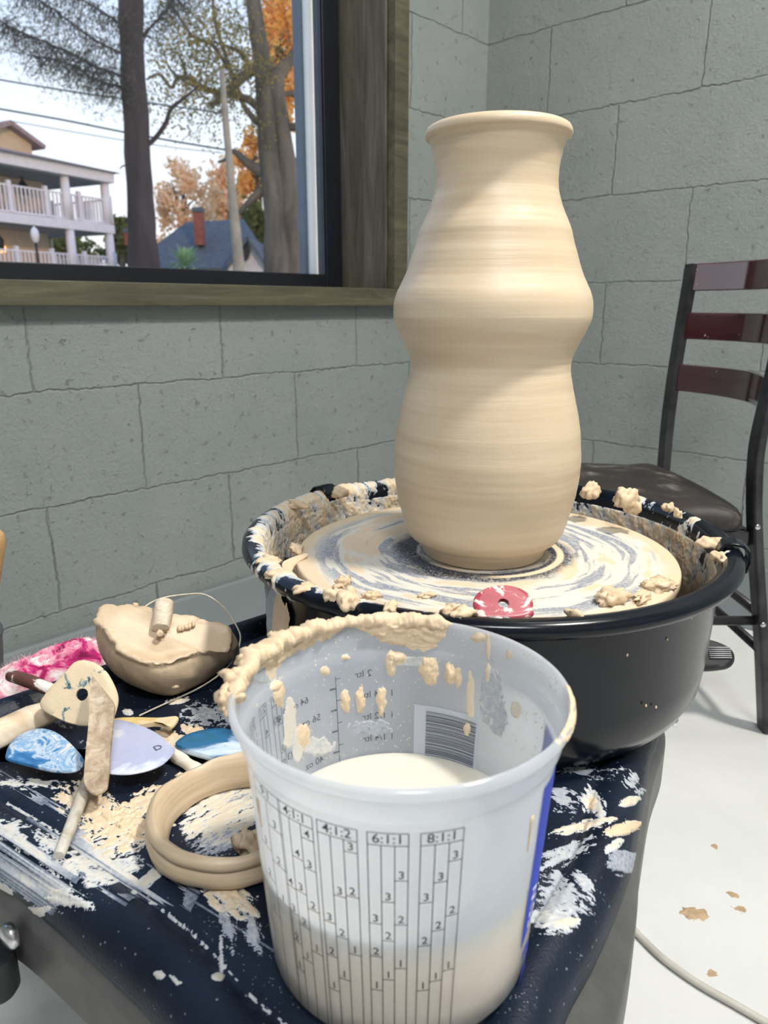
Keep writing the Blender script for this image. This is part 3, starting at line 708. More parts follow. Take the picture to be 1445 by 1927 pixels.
# smears over the rolled left edge: follow the ring surface
K = 90
ro = np.array([r[0] for r in rings[1:]]); rz = np.array([r[1] for r in rings[1:]]); la = np.concatenate([[0], np.cumsum(np.hypot(np.diff(ro), np.diff(rz)))])
ls = np.linspace(0, la[-1], K); offs = np.interp(ls, la, ro); zs = np.interp(ls, la, rz)
for side in (0, 1):
    sel = [i for i in range(n) if ((OL[i, 0] < .03 and OL[i, 1] < .50) if side == 0 else (OL[i, 0] > .03 and OL[i, 1] < .66))]
    if side == 1: sel = [i for i in sel if i > 3]
    BL = OL[sel]; NT = 800; tt_ = np.linspace(0, len(BL) - 1, NT)
    fx = lambda A: np.stack([np.interp(tt_, range(len(A)), A[:, 0]), np.interp(tt_, range(len(A)), A[:, 1])], 1)
    P3 = np.zeros((K, NT, 3))
    for j in range(K): P3[j, :, :2] = fx(ring_xy(float(offs[j]), OL)[sel]); P3[j, :, 2] = CAMH + zs[j]
    dj = np.gradient(P3, axis=0); di = np.gradient(P3, axis=1); N3 = np.cross(dj, di); N3 /= np.linalg.norm(N3, axis=2)[..., None] + 1e-12
    if N3[K // 2, NT // 2, 2] < 0: N3 = -N3
    ex_, ey_ = proj(P3); H3, T3_ = smear_field(ex_, ey_)
    H3 = np.where(H3 > 0, H3, -1.)
    if side == 0:
        for i, (cx, cy, rx, ry, ro_, den) in enumerate([(60, 1600, 110, 14, 38, .0), (25, 1640, 50, 9, 40, .0), (95, 1690, 50, 10, 0, .15), (10, 1672, 18, 26, 60, .25), (70, 1714, 26, 12, -10, .3), (140, 1700, 50, 10, 10, .1), (160, 1640, 60, 14, 20, .1), (300, 1835, 10, 8, 20, .4), (330, 1845, 14, 5, 40, .3)]):
            a = math.radians(ro_); dx, dy = ex_ - cx, ey_ - cy; u = dx * math.cos(a) + dy * math.sin(a); v_ = -dx * math.sin(a) + dy * math.cos(a); e = np.hypot(u / rx, v_ / ry)
            k = (1 - e) * .7 - np.clip(e - 1, 0, 9) * 2 + den - .25 + .9 * fbm(u / 22, v_ / 7, 0, 300 + i, 4, .6) + .5 * fbm(u / 8, v_ / 3, 0, 330 + i, 3)
            up_ = (k > H3) & (k > 0); H3 = np.where(up_, k, H3); T3_ = np.where(up_, .29 + .15 * np.clip(k, 0, 1), T3_)
        lc = np.interp(-.0345, ro[::-1], la[::-1]); tk_ = np.broadcast_to(tt_[None], H3.shape)
        k = .10 + .8 * fbm(tk_ * 1.7, ls[:, None] * 300, 0, 350, 3) - np.abs(ls[:, None] - lc - .002) / .0012 * .3; k = np.where(np.abs(ls[:, None] - lc - .002) < .002, k, -1)
        up_ = (k > H3) & (k > 0); H3 = np.where(up_, k, H3); T3_ = np.where(up_, .32, T3_)
    residue('slip_on_edge', P3, N3, np.where(H3 > 0, np.minimum(H3 * .0012 + .0002, .0016), -.0003), M['slip'], deck, tone=T3_, kind='stuff')
# ================================================================== MIXING BUCKET
BC = np.array([.0087, .348]); BZ = zd + .0006; HB = .1567; KB = .953
def br_(z):   # outer radius of body at height z above bottom
    return .0716 + (.0810 - .0716) * (z / .1335)
ZST = .1335
UP = lambda L: [(r * KB, HB + (z - .1482) * KB) for r, z in L]
bo = [(0, 0), (.066, 0), (.0695, .0012), (.0716, .005)] + [(br_(z), z) for z in (.02, .04, .06, .08, .1, .12, .130)] + UP([(.0852, .1250), (.0872, .1275), (.0878, .1295), (.0893, .1405), (.0915, .1415), (.0925, .1435), (.0925, .1462), (.0915, .1478), (.0898, .1482), (.0887, .1470), (.0886, .144)])
bi = UP([(.0872, .1295), (.0863, .1280), (.0844, .1250)]) + [(br_(z) - .0006, z) for z in (.130, .12, .1, .08, .06, .04, .02)] + [(.069, .006), (.066, .0022), (0, .0018)]
m, nt, b, out = newmat('milky translucent plastic'); nt.nodes.remove(b)
df = nd(nt, 'BsdfDiffuse'); df.inputs[0].default_value = (.86, .90, .95, 1); tl = nd(nt, 'BsdfTranslucent'); tl.inputs[0].default_value = (.92, .94, .97, 1)
tr = nd(nt, 'BsdfTransparent'); tr.inputs[0].default_value = (.93, .95, .985, 1); gl = nd(nt, 'BsdfGlossy', Roughness=.12)
m1 = nd(nt, 'MixShader', Fac=.74); m2 = nd(nt, 'MixShader'); m3 = nd(nt, 'MixShader'); fr = nd(nt, 'Fresnel', IOR=1.45)
v = coords(nt); nn2 = noise(nt, v, 22, 5); tf = ramp(nt, nn2, [(.3, (.30,)*3), (.7, (.37,)*3)])
nt.links.new(df.outputs[0], m1.inputs[1]); nt.links.new(tl.outputs[0], m1.inputs[2])
nt.links.new(tf, m2.inputs[0]); nt.links.new(m1.outputs[0], m2.inputs[1]); nt.links.new(tr.outputs[0], m2.inputs[2])
lw_ = nt.nodes.new('ShaderNodeLayerWeight'); lw_.inputs[0].default_value = .5; nt.nodes.remove(fr)
nt.links.new(mth(nt, 'ADD', mth(nt, 'MULTIPLY', mth(nt, 'POWER', lw_.outputs['Facing'], 5.0), .5), .035), m3.inputs[0]); nt.links.new(m2.outputs[0], m3.inputs[1]); nt.links.new(gl.outputs[0], m3.inputs[2]); nt.links.new(m3.outputs[0], out.inputs[0])
bp = nt.nodes.new('ShaderNodeBump'); bp.inputs['Strength'].default_value = .12; bp.inputs['Distance'].default_value = .001; nt.links.new(noise(nt, v, 60, 3), bp.inputs['Height']); nt.links.new(bp.outputs[0], gl.inputs['Normal'])
M['pp'] = m
bucket = thing('mixing_bucket', 'translucent white measuring bucket with clay caked rim on the navy table top', 'bucket', (BC[0], BC[1], BZ))
Vb, Fb = lathe(bo + bi, (BC[0], BC[1], BZ), 160)
body = autosmooth(mesh('bucket_body', Vb, Fb, M['pp'], bucket), 50)
# milky water
m, nt, b, _ = newmat('milky clay water'); b.inputs['Base Color'].default_value = (.68, .64, .53, 1); b.inputs['Roughness'].default_value = .12
tc = nt.nodes.new('ShaderNodeTexCoord'); sp_ = nt.nodes.new('ShaderNodeSeparateXYZ'); nt.links.new(tc.outputs['Object'], sp_.inputs[0])
hz_ = mth(nt, 'DIVIDE', mth(nt, 'SUBTRACT', sp_.outputs[2], BZ), .0672, True)      # settled tan clay under cloudy water
nt.links.new(ramp(nt, mth(nt, 'ADD', hz_, mth(nt, 'MULTIPLY', mth(nt, 'SUBTRACT', noise(nt, tc.outputs['Object'], 30, 4), .5), .12)), [(.0, (.88, .64, .36)), (.75, (.92, .70, .42)), (.93, (.80, .70, .50)), (1.0, (.62, .60, .53))]), b.inputs['Base Color']); b.inputs['Subsurface Weight'].default_value = .4; b.inputs['Subsurface Radius'].default_value = (1.0, .9, .75); b.inputs['Subsurface Scale'].default_value = .015; M['water'] = m
LZ = .0672
lw = [(0, .0026), (.065, .0032), (.0685, .0068)] + [(br_(z) - .0011, z) for z in (.02, .035, .05)] + [(br_(LZ) - .0011, LZ), (br_(LZ) - .003, LZ - .0004), (0, LZ - .0004)]
Vw, Fw = lathe(lw, (BC[0], BC[1], BZ), 128)
wat = autosmooth(mesh('clay_water', Vw, Fw, M['water']), 50); tag(wat, 'cloudy cream clay water in the lower part of the measuring bucket', 'clay water')
# print helpers on bucket
def bpos(phi, z, lift=.0004):
    r = br_(z) + lift; return np.array([BC[0] + r * math.sin(phi), BC[1] - r * math.cos(phi), BZ + z])
def bpick(x, y, back=False):
    best = None; r_ = ray(x, y); hit = []
    pv = None
    for t in np.linspace(.12, .75, 3600):
        p = r_ * t; z = p[2] + CAMH - BZ; d = math.hypot(p[0] - BC[0], p[1] - BC[1]) - (br_(z) if 0 <= z <= ZST else (.0843 if z < HB else .0))
        if pv is not None and (pv > 0) != (d > 0) and -.01 < z < .15: hit.append((math.atan2(p[0] - BC[0], -(p[1] - BC[1])), z))
        pv = d
    if not hit: return None
    return hit[-1] if back else hit[0]
PM = MB()
def strip(pts, w):      # pts (phi,z) line of width w on the cone
    pts2 = []
    for i in range(len(pts) - 1):
        (p0, z0), (p1, z1) = pts[i], pts[i+1]; L = max(abs(p1 - p0) * .076, abs(z1 - z0)); k = max(1, int(L / .0022))
        for j in range(k): t = j / k; pts2.append((p0 + (p1 - p0) * t, z0 + (z1 - z0) * t))
    pts2.append(pts[-1]); V = []
    for i, (p, z) in enumerate(pts2):
        a = pts2[max(i-1, 0)]; c = pts2[min(i+1, len(pts2)-1)]; du, dz = (c[0]-a[0]) * .076, c[1]-a[1]; L = math.hypot(du, dz); nx_, nz_ = -dz / L * w / 2, du / L * w / 2
        V.append(bpos(p + nx_ / .076, z + nz_)); V.append(bpos(p - nx_ / .076, z - nz_))
    PM.add(V, [(2*i, 2*i+1, 2*i+3, 2*i+2) for i in range(len(pts2) - 1)])
_tc = {}
def glyph(s):
    if s in _tc: return _tc[s]
    cu = bpy.data.curves.new('txt', 'FONT'); cu.body = s; cu.align_x = 'CENTER'; cu.align_y = 'CENTER'; cu.size = 1; cu.offset = .006
    o = bpy.data.objects.new('txt', cu); COL.objects.link(o); bpy.context.view_layer.update()
    me = o.evaluated_get(bpy.context.evaluated_depsgraph_get()).to_mesh()
    r = ([tuple(v.co) for v in me.vertices], [tuple(p.vertices) for p in me.polygons])
    bpy.data.objects.remove(o); bpy.data.curves.remove(cu); _tc[s] = r; return r
def text(s, phi, z, size, mb=None, rot=0, lift=.0004):
    V, Fc = glyph(s); c, sn = math.cos(rot), math.sin(rot); out_ = []
    for x, y, _ in V:
        x, y = (x * c - y * sn) * size, (x * sn + y * c) * size; out_.append(bpos(phi + x / .076, z + y, lift))
    (mb or PM).add(out_, Fc)
# charts on the front
zt_ = np.mean([bpick(830, 1568)[1], bpick(732, 1569)[1], bpick(632, 1556)[1]]); hd = .0066; LWD = .00042
charts = [('8:1:1', 794, 872, 1569, [[(3,1699),(2,1780),(1,1864)], [(3,1660),(2,1751),(1,1846)], [(3,1619),(2,1722),(1,1825)]]),
          ('6:1:1', 691, 770, 1570, [[(3,1738),(2,1800),(1,1863)], [(3,1698),(2,1771),(1,1844)], [(3,1658),(2,1741),(1,1823)]]),
          ('4:1:2', 597, 667, 1553, [[(3,1735),(2,1799),(1,1863)], [(3,1687),(2,1765),(1,1843)], [(3,1604),(2,1688),(1,1797)]]),
          ('4:1:1', 525, 578, 1522, [[(4,1668),(3,1718),(2,1772),(1,1824)], [(4,1615),(3,1679),(2,1744),(1,1808)], [(4,1580),(3,1637),(2,1714),(1,1794)]]),
          ('9:1', 487, 513, 1485, [[(3,1590),(2,1650),(1,1715)], [(3,1562),(2,1630),(1,1700)]])]
ph_all = []
for nm, xa, xb, yy, colsd in charts:
    pa = bpick(xa, yy)[0]; pb_ = bpick(xb, yy)[0]; k = len(colsd)
    if nm == '9:1': pa = pb_ - .30
    zb_ = .006
    strip([(pa, zt_), (pb_, zt_)], LWD); strip([(pa, zt_ - hd), (pb_, zt_ - hd)], LWD)
    for j in range(k + 1): 
        p = pa + (pb_ - pa) * j / k; strip([(p, zt_ if j in (0, k) else zt_ - hd), (p, zb_)], LWD)
    text(nm, (pa + pb_) / 2, zt_ - hd / 2, .0068)
    strip([(pa, zb_), (pb_, zb_)], LWD)
    for j, tk in enumerate(colsd):
        p0 = pa + (pb_ - pa) * j / k; p1 = pa + (pb_ - pa) * (j + 1) / k; pm = (p0 + p1) / 2
        xm = xa + (xb - xa) * (j + .5) / k
        for d_, yv in tk:
            # height of the tick: march down the cone at this angle until it projects to yv
            zz = np.linspace(.132, .003, 300); pts = np.array([bpos(pm, z) for z in zz]); _, yy2 = proj(pts); z = float(np.interp(yv, yy2, zz))
            strip([(p0, z), (p1, z)], LWD); text(str(d_), pm, z + .0029, .0060)
    ph_all.append((pa, pb_))
PM.build('printed_scales', simple('dark print ink', (.035, .033, .045), .5), bucket, False); PM = MB(); NF = len(PM.V)
# scale on the back, seen through the far wall
pv, _z = bpick(634, 1350, True)
tick_y = lambda x, y: bpick(x, y, True)[1]
strip([(pv, tick_y(633, 1272)), (pv, .012)], LWD * 1.2)
for s_, y in (('64 oz (2 qt)', 1297), ('56 oz', 1338), ('48 oz (3 pt)', 1378), ('40 oz', 1418)):
    z = tick_y(622, y); strip([(pv, z), (pv + .0 + .055, z)], LWD * 2.6); text(s_, pv + .085 + .0031 * len(s_) / .076 * .72 + .01, z - .001, .0062)
for s_, y in (('2 ltr', 1275), ('1 3/4 ltr', 1316), ('1 1/2 ltr', 1358), ('1 1/4 ltr', 1400)):
    z = tick_y(640, y); strip([(pv, z), (pv - .04, z)], LWD * 1.2); text(s_, pv - .075 - .0031 * len(s_) / .076 * .72 - .01, z, .0062)
z = tick_y(634, 1418)
for j in range(1, 4): strip([(pv, z - .0125 * j), (pv + .055, z - .0125 * j)], LWD * 2.6)
# ratio columns left inside
pl_, zl_ = bpick(530, 1325, True)
for nm, off_ in (('1:1', 0.02), ('2:1', .20), ('3:1', .40)):
    pa = pl_ + off_; strip([(pa, zt_), (pa + .11, zt_), (pa + .11, zt_ - .09), (pa, zt_ - .09), (pa, zt_)], LWD); strip([(pa, zt_ - hd), (pa + .11, zt_ - hd)], LWD); strip([(pa + .055, zt_ - hd), (pa + .055, zt_ - .09)], LWD)
    text(nm, pa + .055, zt_ - hd / 2, .0055)
    for j in range(4): strip([(pa, zt_ - .02 - .018 * j), (pa + .055, zt_ - .02 - .018 * j)], LWD); text(str(4 - j), pa + .028, zt_ - .0175 - .018 * j, .005)
M['ink'] = simple('faded print ink', (.075, .085, .11), .5, 0, (.10, .115, .15), 300)
def pull(mb, dr):
    for i_ in range(len(mb.V)):
        x, y, z_ = mb.V[i_]; dx, dy = x - BC[0], y - BC[1]; L = math.hypot(dx, dy); kk = (L + dr) / L; mb.V[i_] = (BC[0] + dx * kk, BC[1] + dy * kk, z_)
pull(PM, -.00115); PM.build('printed_scales', M['ink'], bucket, False)
# barcode label on the outside of the far wall
c0 = bpick(780, 1325, True); c1 = bpick(903, 1352, True); c2 = bpick(775, 1418, True)
pa, pb2 = sorted((c0[0] % (2*math.pi), c1[0] % (2*math.pi))); zta = (c0[1] + c1[1]) / 2; zba = zta - .038
lab = MB(); K = 60; V = []
for i in range(K + 1):
    p = pa + (pb2 - pa) * i / K
    V += [bpos(p, zba, .0003), bpos(p, zta, .0003), bpos(p, zta, .0006), bpos(p, zba, .0006)]
Fl = [(4*i + a, 4*i + (a+1) % 4, 4*i + 4 + (a+1) % 4, 4*i + 4 + a) for i in range(K) for a in range(4)] + [(0,1,2,3), (4*K+3, 4*K+2, 4*K+1, 4*K)]
lab.add(V, Fl)
m, nt, b, out = newmat('thin white label'); nt.nodes.remove(b); df = nd(nt, 'BsdfDiffuse'); df.inputs[0].default_value = (.74, .77, .82, 1); tl = nd(nt, 'BsdfTranslucent'); tl.inputs[0].default_value = (.72, .75, .8, 1); mx = nd(nt, 'MixShader', Fac=.5)
nt.links.new(df.outputs[0], mx.inputs[1]); nt.links.new(tl.outputs[0], mx.inputs[2]); nt.links.new(mx.outputs[0], out.inputs[0]); M['label'] = m
pull(lab, -.00145); labo = lab.build('barcode_label', M['label'], bucket, False)
keep = PM; PM = MB(); rr2 = random.Random(4); z = zta - .0035; wch = [.0003, .0005, .0008, .0012]
phl, phr = pa + .02, pb2 - .10
while z > zba + .004:
    w_ = rr2.choice(wch); V = []
    strip([(phl, z - w_/2), (phr, z - w_/2)], w_); z -= w_ + rr2.choice([.0004, .0006, .0009])
for v_i in range(len(PM.V)):
    x, y, zz = PM.V[v_i]
    dx, dy = x - BC[0], y - BC[1]; L = math.hypot(dx, dy); kk = (L - .0002 - .00155) / L; PM.V[v_i] = (BC[0] + dx * kk, BC[1] + dy * kk, zz)
text('14305 38852 0', pb2 - .048, (zta + zba) / 2, .0062, None, math.pi / 2, .0002)
PM.build('barcode', M['ink'], labo, False); PM = keep
# blue label on the right side
M['blue'] = simple('blue label print', (.008, .045, .50), .7, 0, (.005, .03, .36), 10)
M['white'] = simple('white label lettering', (.85, .87, .9), .4, 0, (.8, .83, .88), 10)
hit = bpick(1003, 1620); pbl = hit[0]; lb = MB(); V = []; K = 20; pe = pbl + .75
tip = bpick(985, 1775)[1]
def bandz(f): return tip + .012 * math.sin(min(1, f * 1.6) * math.pi / 2) + .02 * f
for i in range(K + 1):
    f = i / K; p = pbl + (pe - pbl) * f
    pass
Fl = []
NJ = 10; V = []
for i in range(K + 1):
    f = i / K; p = pbl + (pe - pbl) * f
    for j in range(NJ + 1): V.append(bpos(p, bandz(f) + (.128 - bandz(f)) * j / NJ, .0003))
Fl = [(i*(NJ+1)+j, (i+1)*(NJ+1)+j, (i+1)*(NJ+1)+j+1, i*(NJ+1)+j+1) for i in range(K) for j in range(NJ)]
bl_ = mesh('blue_label', V, Fl, M['blue'], bucket)
tb = MB(); h2_ = bpick(972, 1838); text('2', h2_[0] + .13, h2_[1] + .001, .034, tb, .0, .0004); tb.build('label_numeral', M['blue'], bucket, False)
tb = MB(); text('E5W', pbl + .13, .052, .013, tb, math.pi / 2, .0006); tb.build('label_lettering', M['white'], bl_, False)
# residue inside bucket and on rim
bprof = UP([(.0929, .1442), (.0927, .1462), (.0915, .1480), (.0898, .1484), (.0885, .1470), (.0883, .144), (.0870, .1295), (.0861, .1280), (.0842, .1250)]) + [(br_(z) - .0007, z) for z in (.130, .10, .06)]
Sg, T, Rr, Zz, Pb, Nb = prof_surface(bprof, BC, BZ, 1100, .00065)
if Nb[len(Nb)//2, 0, 0] > 0: Nb = -Nb
bx, by = proj(Pb); phi = np.arctan2(Pb[..., 0] - BC[0], -(Pb[..., 1] - BC[1]))   # 0 at front
back = np.cos(phi) < .25
dg = np.degrees(phi)                         # -90 = left, 180 = back
al = np.where(dg > 90, dg - 360, dg)         # -270..90
env = sm(-78, -88, al) * sm(-212, -196, al)
depth = .005 + .009 * (fbm(al / 9, 0, 0, 401, 3) + .45) + .008 * sm(-165, -178, al) * sm(-207, -199, al) + .004 * sm(-110, -125, al) * sm(-150, -138, al) - .004 * sm(-138, -146, al) * sm(-165, -158, al)
top_s = .0055
nz1 = fbm(al / 6, Sg * 240, 0, 403, 4); nz2 = fbm(al / 2.2, Sg * 700, 0, 405, 3)
k = np.where(Sg < top_s, .5 * env + .45 * nz1 - .12 + .25 * sm(-95, -110, al) * env, (1 - (Sg - top_s) / np.maximum(depth, .001)) * .9 + .35 * nz1) - (1 - env) * 2
k = np.where(back | (np.abs(al + 82) < 12), k, -1)
HB_ = np.clip(k, 0, .9) * (.0050 + .003 * sm(-80, -95, al) * sm(-160, -140, al) * (Sg < .008)) * (1 + .55 * nz1 + .35 * nz2); TB = np.full(k.shape, .85) * (k > 0)
# blobs and drips given by their place in the view of the far inner wall
BL_ = [(745, 1238, 22, 12, .5, .8), (735, 1250, 9, 24, .5, .75), (808, 1262, 17, 26, .7, .85), (847, 1268, 11, 22, .7, .85), (862, 1275, 7, 18, .4, .8), (525, 1305, 10, 26, .5, .8), (520, 1290, 12, 10, .6, .85), (650, 1320, 9, 22, .5, .8), (678, 1318, 8, 26, .6, .85), (718, 1315, 9, 22, .5, .8), (717, 1335, 5, 14, .4, .8), (570, 1385, 14, 26, .3, .75), (545, 1360, 12, 50, .12, .4), (560, 1400, 10, 40, .1, .35), (885, 1320, 7, 62, .12, .6), (880, 1372, 10, 18, .3, .7), (925, 1310, 20, 55, .03, .22), (940, 1350, 14, 34, .03, .2), (970, 1335, 11, 15, .06, .45), (612, 1263, 9, 9, .2, .7), (900, 1200, 14, 9, .3, .75), (918, 1218, 4, 24, .2, .7), (957, 1232, 5, 8, .15, .6), (918, 1265, 5, 18, .15, .6), (650, 1237, 8, 5, .4, .75), (510, 1258, 10, 22, .12, .6), (700, 1370, 40, 14, .0, .15), (500, 1270, 22, 16, .02, .2), (780, 1245, 40, 8, .0, .3), (600, 1405, 30, 16, .0, .3)]
farside = by < 1460
for i, (cx, cy, rx, ry, tk, tn) in enumerate(BL_):
    e = np.hypot((bx - cx) / rx, (by - cy) / ry)
    kk = (1 - e) + .45 * fbm(bx / 9, by / 14, 0, 430 + i, 3) * (1.6 if tn < .35 else 1) - .02
    ok = (kk > 0) & back & (e < 1.5) & (np.cos(phi) < .1)
    h_ = np.minimum(kk, .8) * .0045 * tk + .00012
    b2 = ok & (h_ > HB_); HB_ = np.where(b2, h_, HB_); TB = np.where(b2, tn, TB)
# fine spatter on far wall
spt = fbm(al * 1.4, Sg * 1500, 0, 460, 2); ok = (spt > .52) & back & (np.cos(phi) < -.1) & (Sg > .008) & (HB_ <= 0)
HB_ = np.where(ok, .0005, HB_); TB = np.where(ok, .50, TB)
# brownish smear on the right front of the rim
k2 = sm(50, 58, al) * sm(100, 92, al) * (Sg < .0065) * (.25 + fbm(al / 3.5, Sg * 300, 0, 470, 3)); ok = (k2 > .18) & (HB_ <= 0)
HB_ = np.where(ok, .00018, HB_); TB = np.where(ok, .86, TB)
HB_ = np.where(HB_ > 0, HB_, -.0003); TB = np.where(TB <= 0, .45, TB)
residue('clay_residue', Pb, Nb, HB_, M['slip'], bucket, wrap=True, tone=TB)
# drips on the outside, left
for i, (x, y, L) in enumerate([(483, 1480, .016), (1022, 1470, .02)]):
    h_ = bpick(x, y); 
    if h_: 
        z_ = min(h_[1], .118); Pd = [bpos(h_[0], z_ - L * t, .0002) for t in np.linspace(0, 1, 8)]
        Vd, Fd = tube(Pd, [.0014 * (1 - .6 * t) for t in np.linspace(0, 1, 8)], 8, .35, True, (BC[0] - Pd[0][0], BC[1] - Pd[0][1], 0)); mesh('clay_drip', Vd, Fd, M['clay'], bucket)
# clay dollops on the bucket's left rim
for i, (x, y, z, a, b_, h) in enumerate([(433, 1318, -.203, .007, .009, .005), (441, 1285, -.198, .005, .009, .005), (470, 1246, -.197, .006, .009, .004), (592, 1186, -.196, .010, .004, .003), (425, 1332, -.206, .008, .004, .003), (517, 1213, -.197, .010, .004, .004)]):
    p = hz(x, y, (z - .003) * KB); lump('clay_dollop', p, (a, b_, h), M['clay'], bucket, seed=50 + i * 3, amp=.45, rot=random.random() * 3, fr=1.5)
# ================================================================== CLAY RING
RC = (-.0985, .4335); ZR = zd + .0015
rp = [(.047, 0), (.056, .0), (.0595, .004), (.0605, .009), (.0585, .0125), (.0570, .0145), (.0590, .0165), (.0595, .0195), (.0575, .0225), (.0545, .0240), (.0515, .0215), (.0490, .0150), (.0470, .0075), (.0455, .002)]
Vr, Fr = lathe([(r, z) for r, z in rp], (RC[0], RC[1], ZR), 160, True)
Vr = np.array(Vr); a_ = np.arctan2(Vr[:, 1] - RC[1], Vr[:, 0] - RC[0]); zz = Vr[:, 2] - ZR
wv = .0022 * np.sin(2 * a_ + .6) + .0016 * gn(np.cos(a_) * 2, np.sin(a_) * 2, zz * 60, 71); Vr[:, 0] += wv * np.cos(a_); Vr[:, 1] += wv * np.sin(a_); Vr[:, 2] += (zz / .024) * (.003 * gn(np.cos(a_) * 3, np.sin(a_) * 3, 0, 72) + .0015 * np.sin(a_))
m, nt, b, _ = newmat('smooth turned clay'); v = coords(nt, (6, 6, 120)); nt.links.new(ramp(nt, noise(nt, v, 3, 5), [(.3, (.50, .38, .25)), (.7, (.62, .49, .34))]), b.inputs['Base Color']); b.inputs['Roughness'].default_value = .42; bump(nt, b, noise(nt, coords(nt, (20, 20, 500)), 2, 4), .2, .0006); M['ringclay'] = m
rg_ = autosmooth(mesh('clay_ring', Vr, Fr, M['ringclay']), 60); tag(rg_, 'thick open ring of soft clay lying against the left side of the bucket', 'clay ring')
p = hz(462, 1622, ZD); tag(lump('clay_scrap', (p[0] + .002, p[1] + .008, zd + .001), (.010, .008, .011), M['clay_dry'], None, 77, .7, .4, 1.8), 'jagged upright flake of clay inside the clay ring', 'clay scrap')
# ================================================================== CLAY BLOCK
def T3(x, y, z): return hz(x, y, z)
topr = [(190, 1148, -.272), (224, 1142, -.270), (262, 1143, -.270), (335, 1158, -.274), (385, 1169, -.280), (430, 1184, -.290), (424, 1222, -.300), (382, 1224, -.299), (345, 1233, -.299), (302, 1246, -.300), (262, 1238, -.297), (224, 1217, -.290), (207, 1192, -.283), (187, 1172, -.277)]
botr = [(236, 1272), (240, 1252), (270, 1244), (320, 1240), (370, 1238), (412, 1236), (424, 1245), (404, 1268), (368, 1292), (325, 1309), (288, 1304), (258, 1294), (242, 1284), (236, 1280)]
_a, _b, _c = T3(302, 1246, -.300), T3(224, 1142, -.262), T3(430, 1184, -.290); _n = np.cross(_b - _a, _c - _a)
def on_top(x, y):
    r = ray(x, y); o_ = np.array([0, 0, CAMH]); return o_ + r * (np.dot(_a - o_, _n) / np.dot(r, _n))
Tp = np.array(catmull([on_top(t[0], t[1]) for t in topr], 10, True)); Bp = np.array(catmull([hz(x, y, ZD + .0005) for x, y in botr], 10, True))
Nn_ = len(Tp); cT = Tp.mean(0); cB = Bp.mean(0); V = []; Fc = []
def rg_pts(f, bulge, inn=1.0, rag=0, seed=0):
    P = Bp * (1 - f) + Tp * f; c = cB * (1 - f) + cT * f; d = P - c; d[:, 2] = 0; L = np.linalg.norm(d, axis=1)[:, None]
    P = P + d / L * bulge
    if inn != 1.0: P = c + (P - c) * inn
    i_ = np.arange(Nn_) / Nn_ * 2 * math.pi
    nz_ = fbm(np.cos(i_) * 3.5, np.sin(i_) * 3.5, f * 2.5, seed, 4)
    P = P + d / L * (rag * nz_)[:, None]; P[:, 2] += rag * .8 * fbm(np.cos(i_) * 5, np.sin(i_) * 5, f * 2, seed + 3, 3) * (f > .05)
    return P
RG = [rg_pts(0, 0, .9), rg_pts(0.0, .0, 1, .001)] + [rg_pts(f, .011 * math.sin(f * 3.1) ** .8, 1, .002, 5) for f in np.linspace(.08, .86, 12)] + [rg_pts(.93, .003, 1, .0035, 9), rg_pts(.98, .004, 1, .006, 9), rg_pts(1.01, .0025, 1, .0055, 9), rg_pts(1.02, -.001, 1, .004, 9), rg_pts(1.0, -.006, 1, .0012, 9), rg_pts(1.0, -.012, 1, .0004, 9)] + [rg_pts(1.0, -.012, s_) for s_ in (.8, .55, .3, .1)]
for R4 in RG: V += list(R4)
for i in range(len(RG) - 1):
    for k_ in range(Nn_): Fc.append((i*Nn_ + k_, i*Nn_ + (k_+1) % Nn_, (i+1)*Nn_ + (k_+1) % Nn_, (i+1)*Nn_ + k_))
Fc.append(tuple((len(RG) - 1) * Nn_ + k_ for k_ in range(Nn_))); Fc.append(tuple(range(Nn_ - 1, -1, -1)))
m_blk = m_clay('block clay', (.64, .50, .345), (.56, .43, .29), .45)
blk = autosmooth(mesh('clay_block', V, Fc, m_blk), 70); tag(blk, 'bowl shaped chunk of tan clay with wire cut flat top at back left', 'clay block')
for i, (x, y) in enumerate([(338, 1186), (344, 1185), (350, 1183), (357, 1181), (364, 1178)]):
    p = on_top(x, y); lump('clay_curl', p, (.0022, .0038, .003), M['clay'], blk, seed=i + 600, amp=.3, rot=.3, n=12)
for i, (x, y, z) in enumerate([(286, 1255, -.306), (296, 1262, -.309), (254, 1143, -.268), (330, 1295, -.330), (325, 1288, -.328), (338, 1285, -.328)]):
    p = hz(x, y, z); lump('clay_curl', p, (.0035, .003, .003), M['clay'], blk, seed=i + 640, amp=.4, n=12)
# ---- wire cutter
wc = thing('wire_cutter', 'clay cutting wire looping round the clay block with short wooden toggle on top', 'wire cutter', tuple(hz(305, 1190, -.281)))
a0 = on_top(303, 1200) + np.array([0, 0, .0085]); a1 = on_top(311, 1152) + np.array([0, 0, .0095])
ax = (a1 - a0); ax /= np.linalg.norm(ax); Lh = .028; a1 = a0 + ax * Lh
M['paleWood'] = woodmat('clay dusted pale wood', (60, 60, 300), (.42, .30, .19), (.66, .56, .43), (.80, .75, .66))
Vt, Ft = tube([a0 - ax * .0, a0 + ax * .0008, a0 + ax * .012, a1 - ax * .001, a1], [.0068, .0078, .0084, .0088, .0078], 20, 1, True, (0, 0, 1), .10, 3)
autosmooth(mesh('toggle_handle', Vt, Ft, M['paleWood'], wc), 40)
p = a0 - ax * .002; lump('clay_bit', (p[0], p[1], p[2] - .004), (.0035, .005, .004), M['clay'], wc, 33, .5, 0, 2, 14)
M['wire'] = simple('clay coated wire', (.66, .60, .48), .5, 0, (.5, .45, .36), 80)
